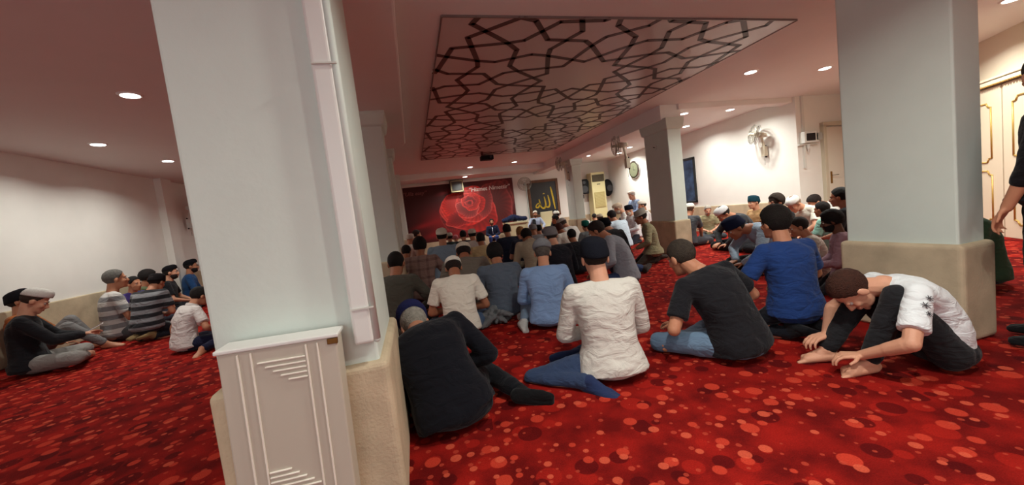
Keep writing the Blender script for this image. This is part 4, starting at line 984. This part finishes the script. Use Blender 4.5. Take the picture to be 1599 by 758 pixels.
person('bearded man in white cap and black vest facing the room below the framed calligraphy', (835, 329), yaw=186, legs='chair', arms='thigh', spine=(0, 4), hp=2, shirt=(178, 190, 216), sleeve='long', pants=(40, 40, 48), hair=(26, 20, 18), hat='kufi', hatc=WH, beard=(22, 18, 16), skin='m', scale=.98, face=True, base=(4.05, 12.3),
       extra=lambda body, k: put('vest', (lambda m: (m.cap(k['pts'][4]+k['Y']*.07+k['X']*.08, k['pts'][1]+k['Y']*.09+k['X']*.09, .075, .08), m.cap(k['pts'][4]-k['Y']*.06+k['X']*.08, k['pts'][1]-k['Y']*.05+k['X']*.08, .075, .08), m)[2])(MB()), cloth((24, 24, 28)), body, smooth=True))
person('man in a cream shirt with dark hair turned left before the cream box', (865, 336), yaw=-60, legs='cross', arms='lap', spine=(0, 10), hp=14, shirt=(212, 196, 168), pants=(60, 56, 56), hair=(30, 24, 24), skin='t', scale=1.0, face=True)
person('person with a white cap behind the cream-shirted man under the frame', (868, 329), yaw=-10, legs='kneel', spine=(0, 12), hp=8, shirt=(40, 40, 46), pants=(40, 40, 48), hair=(30, 24, 24), hat='kufi', hatc=WH, skin='m', scale=.94)
person('person in a grey hooded top left of the checked shirt', (831, 350), yaw=0, legs='cross', spine=(0, 26), hp=14, shirt=(132, 130, 132), sleeve='long', pants=(50, 50, 56), hair=None, hat='beanie', hatc=(134, 132, 134), skin='m', scale=.96)
person('boy in a black and white checked shirt with a black cap', (840, 351), yaw=-4, legs='cross', spine=(0, 18), hp=8, shirt=(205, 205, 205), pat='check', col2=(24, 24, 28), pants=(40, 40, 44), hair=(22, 18, 18), hat='beanie', hatc=(22, 22, 28), skin='m', scale=.86, sleeve='long')
person('man in a black shirt with a grey knit beanie behind the grey flat cap', (857, 353), yaw=-4, legs='cross', spine=(0, 26), hp=14, shirt=(28, 28, 36), sleeve='long', pants=(32, 32, 40), hair=(60, 50, 46), hat='beanie', hatc=(128, 126, 128), skin='l', scale=1.02, over=dict(buzz=True))
person('man in a white shirt bowing with a white cap left of the slim column', (873, 342), yaw=-30, legs='cross', spine=(4, 40), hp=36, shirt=(216, 212, 206), pants=(60, 60, 66), hair=(70, 56, 50), hat='kufi', hatc=(196, 188, 180), skin='l', scale=1.0)
person('man with reddish brown hair bent down left of the white-shirted back', (869, 350), yaw=-20, legs='cross', spine=(4, 40), hp=30, shirt=(214, 206, 196), pants=(50, 50, 56), hair=(74, 34, 28), skin='t', scale=.9)
person('black-haired man in black t-shirt just right of the grey knit beanie', (891, 358), yaw=-2, legs='cross', spine=(0, 24), hp=10, shirt=(26, 26, 32), pants=(24, 24, 30), hair=(20, 17, 18), skin='t', scale=1.04)
person('man in grey jumper and jeans leaning left with one leg stretched out', (923, 347), yaw=-52, legs='cross', arms='down', spine=(4, 38), lean=8, hp=30, shirt=(132, 134, 142), sleeve='long', pants=(44, 58, 92), hair=(38, 28, 26), socks=(46, 36, 34), skin='t', scale=1.05, wide=1.05, base=(2.0, 5.0), over=dict(R=((.70, -.12, .06), (.3, .6, .1), (.9, -.2, .1)), buzz=True))
person('person wearing a teal green cap and grey top right of the slim column', (913, 344), yaw=-4, legs='cross', spine=(0, 20), hp=8, shirt=(104, 108, 110), pants=(50, 50, 56), hair=(26, 24, 24), hat='beanie', hatc=(24, 96, 84), skin='m', scale=.96)
person('man in a black jacket with a black cap seated left of the khaki coat', (941, 340), yaw=-24, legs='cross', spine=(4, 40), lean=4, hp=16, shirt=(30, 30, 34), sleeve='long', pants=(28, 28, 32), hair=(26, 22, 22), hat='beanie', hatc=(18, 18, 24), skin='l', scale=1.08, wide=1.12)
person('man in khaki coat and pale grey brimmed hat beside the middle column', (997, 328), yaw=-62, legs='kneel', arms='down', spine=(0, 18), hp=14, shirt=(132, 124, 96), sleeve='long', pants=(58, 48, 42), hair=(40, 30, 28), hat='brim', hatc=(164, 158, 148), skin='t', scale=1.0, wide=1.1, hem=.05, collar=True, face=True, socks=(60, 50, 44), base=(4.1, 5.75))
person('dark-haired man in white shirt between slim column and tall air conditioner', (906, 332), yaw=-8, legs='cross', spine=(0, 20), hp=10, shirt=(216, 214, 210), pants=(60, 60, 66), hair=(34, 28, 28), skin='m', scale=.98)
person('boy in pale blue with black hair just left of the air conditioner base', (927, 334), yaw=-8, legs='cross', spine=(0, 20), hp=10, shirt=(178, 196, 208), pants=(60, 60, 66), hair=(24, 20, 20), skin='m', scale=.86)
person('person with a cream cap under the air conditioner', (935, 334), yaw=-8, legs='cross', spine=(0, 24), hp=14, shirt=(186, 196, 204), pants=(60, 60, 66), hair=(60, 44, 36), hat='kufi', hatc=(214, 200, 170), skin='m', scale=.9)
person('dark-haired man in bright pale blue shirt, back turned, right of the air conditioner', (953, 329), yaw=-12, legs='cross', spine=(2, 34), hp=14, shirt=(196, 212, 226), sleeve='long', pants=(60, 60, 80), hair=(30, 26, 28), skin='m', scale=1.04, wide=1.1)
person('white-capped man in white shirt looking down, left of the white-bearded man', (960, 318), yaw=-60, legs='kneel', spine=(0, 26), hp=30, shirt=(220, 218, 214), pants=(60, 60, 66), hair=(180, 160, 140), hat='kufi', hatc=(214, 196, 172), beard=(190, 176, 160), skin='l', scale=1.0, face=True)
person('white-bearded man with a black cap in a black and white top', (980, 320), yaw=-90, legs='kneel', spine=(0, 14), hp=14, shirt=(212, 212, 214), sleeve='long', pants=(34, 34, 44), hair=(180, 170, 160), hat='beanie', hatc=(20, 22, 32), beard=(206, 198, 186), skin='l', scale=.98, face=True)
person('old man in blue checked shirt sitting highest before the far right wall', (984, 298), yaw=-92, legs='chair', spine=(0, 10), hp=18, shirt=(128, 150, 188), sleeve='long', pat='check', col2=(156, 174, 204), pants=(60, 62, 70), hair=(200, 196, 190), hat='kufi', hatc=(214, 202, 190), skin='l', face=True, base=(6.35, 10.4), scale=.98)
person('person with a white cap tucked behind the khaki coat, right of the old man', (1001, 313), yaw=-70, legs='kneel', spine=(0, 10), hp=10, shirt=(216, 214, 214), pants=(60, 60, 66), hair=(60, 50, 46), hat='kufi', hatc=WH, skin='m', scale=1.0)
# beyond and right of the middle column
person('man in dark grey t-shirt and white cap just right of the middle column', (1077, 317), yaw=62, legs='cross', arms='read', spine=(0, 24), hp=20, shirt=(66, 68, 74), pants=(58, 58, 64), hair=(92, 62, 46), hat='kufi', hatc=WH, skin='m', scale=1.0, base=(5.35, 6.15))
person('old grey-haired man in an olive shirt against the right wall padding', (1105, 321), yaw=-150, legs='cross', arms='lap', spine=(0, 14), hp=20, shirt=(142, 134, 104), pants=(60, 64, 70), hair=(176, 168, 158), beard=(170, 160, 150), skin='l', scale=1.0, face=True)
person('man in a charcoal shirt bowing to the left with a white crocheted cap', (1120, 325), yaw=-78, legs='cross', arms='read', spine=(8, 50), hp=44, shirt=(58, 60, 64), sleeve='long', pants=(34, 34, 40), hair=(34, 28, 26), hat='kufi', hatc=(222, 222, 224), skin='m', scale=1.02, face=True)
person('man in a pale blue shirt and black trousers leaning forward with a navy cap', (1136, 340), yaw=-68, legs='cross', arms='read', spine=(12, 62), hp=36, shirt=(150, 170, 188), sleeve='long', pants=(18, 18, 22), hair=(30, 26, 26), hat='beanie', hatc=(26, 32, 56), skin='t', scale=1.04, wide=1.04, hem=.02, face=True)
person('man in profile with a teal cap and tan shirt against the right wall', (1176, 305), yaw=-82, legs='cross', arms='lap', spine=(0, 10), hp=4, shirt=(178, 142, 100), pants=(40, 40, 46), hair=(40, 30, 26), hat='beanie', hatc=(30, 66, 80), skin='l', scale=1.02, face=True)
person('brown-haired man in black turned left, just above the blue t-shirt man', (1211, 303), yaw=-80, legs='cross', arms='lap', spine=(0, 10), hp=4, shirt=(30, 28, 30), pants=(34, 34, 40), hair=(48, 34, 26), skin='l', scale=1.02, face=True, over=dict(hairk=.02))
person('white-capped man in a cream shirt bent over to the left by the right wall', (1232, 309), yaw=-90, legs='cross', arms='read', spine=(6, 44), hp=44, shirt=(224, 222, 208), pants=(60, 60, 66), hair=(150, 120, 100), hat='kufi', hatc=(220, 218, 214), skin='l', scale=1.04, wide=1.1, face=True)
person('dark-haired person bent low behind the cream shirt near the door', (1264, 307), yaw=-70, legs='cross', arms='read', spine=(8, 50), hp=40, shirt=(206, 204, 200), pants=(60, 60, 66), hair=(36, 26, 24), skin='m', scale=1.0)
person('boy in a mint green t-shirt with short black hair near the right wall', (1282, 315), yaw=-6, legs='cross', arms='lap', spine=(0, 16), hp=6, shirt=(146, 200, 184), pants=(28, 28, 34), hair=(30, 22, 20), skin='t', scale=.95)
person('small boy in a beige t-shirt between the blue t-shirt and the mint one', (1242, 340), yaw=-50, legs='cross', arms='lap', spine=(0, 22), hp=16, shirt=(180, 168, 156), pants=(60, 56, 56), hair=(34, 24, 20), skin='t', scale=.84, face=True)
person('bearded man in a mauve shirt seated just behind the big right column', (1294, 333), yaw=-40, legs='kneel', arms='lap', spine=(0, 12), hp=14, shirt=(150, 118, 130), sleeve='long', pants=(26, 24, 30), hair=(16, 14, 16), beard=(18, 15, 16), skin='d', scale=.95, wide=1.05, hem=.02, face=True, base=(3.35, 2.95), over=dict(hairk=.02))
person('black-haired person in black top cut off by the big right column', (1310, 293), yaw=-20, legs='kneel', arms='lap', spine=(0, 12), hp=6, shirt=(24, 22, 26), pants=(24, 24, 30), hair=(20, 17, 18), skin='t', scale=1.02)
# left of the nearest column
def hold_phone(body, k):
    e, w_, hd = k['arm'][1][1:4]; hd = hd.normalized()
    M = Matrix.Translation(body.location) @ body.rotation_euler.to_matrix().to_4x4() @ Matrix.Diagonal((*body.scale, 1))
    q = w_+hd*.09+Vector((-.015, .01, .028)); mb = MB(); mb.box((0, 0, 0), (.075, .15, .008)); o = put('phone', mb, mat('phone_case', (226, 226, 228), .3), None, bevel=.003)
    o.matrix_world = Matrix.Translation(M @ q) @ Euler((R(25), 0, body.rotation_euler.z)).to_matrix().to_4x4()
    tag(o, 'pale phone held by the young man in black top and white cap', 'phone')
    mb = MB(); mb.box((0, 0, .0045), (.067, .14, .001)); put('screen', mb, mat('phone_screen', (60, 66, 74), .15), o)
person('young man in black top, grey jeans and white cap looking at a phone', (68, 450), yaw=60, legs='cross', arms='phone', spine=(-6, 12), hp=36, shirt=(28, 28, 32), sleeve='long', pants=(138, 134, 130), hair=(60, 42, 34), hat='kufi', hatc=(214, 210, 204), skin='l', scale=1.06, face=True, over=dict(buzz=True, R=((-.02, .36, .06), (.5, 1, .0), (-.8, .5, -.1)), L=((.02, .22, .06), (-1, .6, .02), (.9, .4, -.1))), hem=.02, extra=hold_phone)
person('man with black cap and rust orange top leaning at the left edge', (22, 454), yaw=70, legs='knees', arms='thigh', spine=(-14, 4), hp=-8, shirt=(150, 84, 40), sleeve='long', pants=(120, 118, 118), hair=(40, 30, 26), hat='beanie', hatc=(26, 24, 28), skin='m', scale=1.0, face=True, base=(-4.62, 5.75), over=dict(R=((.12, .62, .07), (.15, .2, 1), (.15, 1, -.15))))
person('grey-haired man in grey and white striped polo by the left wall', (175, 419), yaw=50, legs='cross', arms='lap', spine=(-4, 10), hp=0, shirt=(196, 192, 188), pat='stripe', col2=(126, 124, 126), pants=(78, 78, 80), hair=(100, 96, 92), skin='m', scale=1.04, face=True, base=(-4.35, 7.35), over=dict(buzz=True))
person('boy in a purple-blue t-shirt looking back beside the striped polo', (207, 432), yaw=110, legs='cross', arms='lap', spine=(0, 14), hp=4, shirt=(66, 54, 118), pants=(40, 40, 50), hair=(24, 20, 20), skin='m', scale=.9, face=True)
person('black-haired person behind the dark striped shirt on the left side', (231, 422), yaw=60, legs='cross', arms='lap', spine=(0, 14), hp=10, shirt=(82, 88, 62), pants=(40, 40, 50), hair=(26, 20, 20), skin='m', scale=.98, face=True, over=dict(hairk=.022))
person('man in black and grey striped t-shirt with dark cap kneeling, left side', (247, 427), yaw=12, legs='kneel', arms='lap', spine=(6, 32), hp=26, shirt=(38, 38, 42), pat='stripe', col2=(128, 128, 132), pants=(28, 28, 36), hair=(34, 26, 24), hat='beanie', hatc=(30, 26, 28), socks=(128, 104, 70), skin='m', scale=1.0, wide=1.1)
person('bearded man in black t-shirt and black skullcap by the left wall', (264, 414), yaw=74, legs='cross', arms='lap', spine=(0, 10), hp=2, shirt=(28, 27, 32), pants=(30, 30, 36), hair=(34, 28, 26), hat='kufi', hatc=(26, 24, 28), beard=(50, 38, 34), skin='l', scale=1.02, face=True)
person('bearded man in blue shirt with black skullcap and glasses by the near column', (296, 405), yaw=70, legs='cross', arms='lap', spine=(0, 8), hp=2, shirt=(40, 76, 124), sleeve='long', pants=(34, 34, 44), hair=(30, 26, 26), hat='kufi', hatc=(28, 27, 32), beard=(38, 30, 28), skin='m', scale=1.04, face=True, glasses=True)
person('man in white polo propped on one hand, half hidden by the near column', (314, 448), yaw=40, legs='sideR', arms='down', spine=(2, 32), hp=20, shirt=(214, 206, 202), pants=(30, 32, 56), hair=(30, 24, 22), skin='m', scale=1.02, collar=True, over=dict(arms=(((.20, .28, .20), (1, -.7, -.2), (-.1, 1, -.2)), ((-.34, .02, .05), (-1, -.4, 0), (-.5, .5, -.2)))))
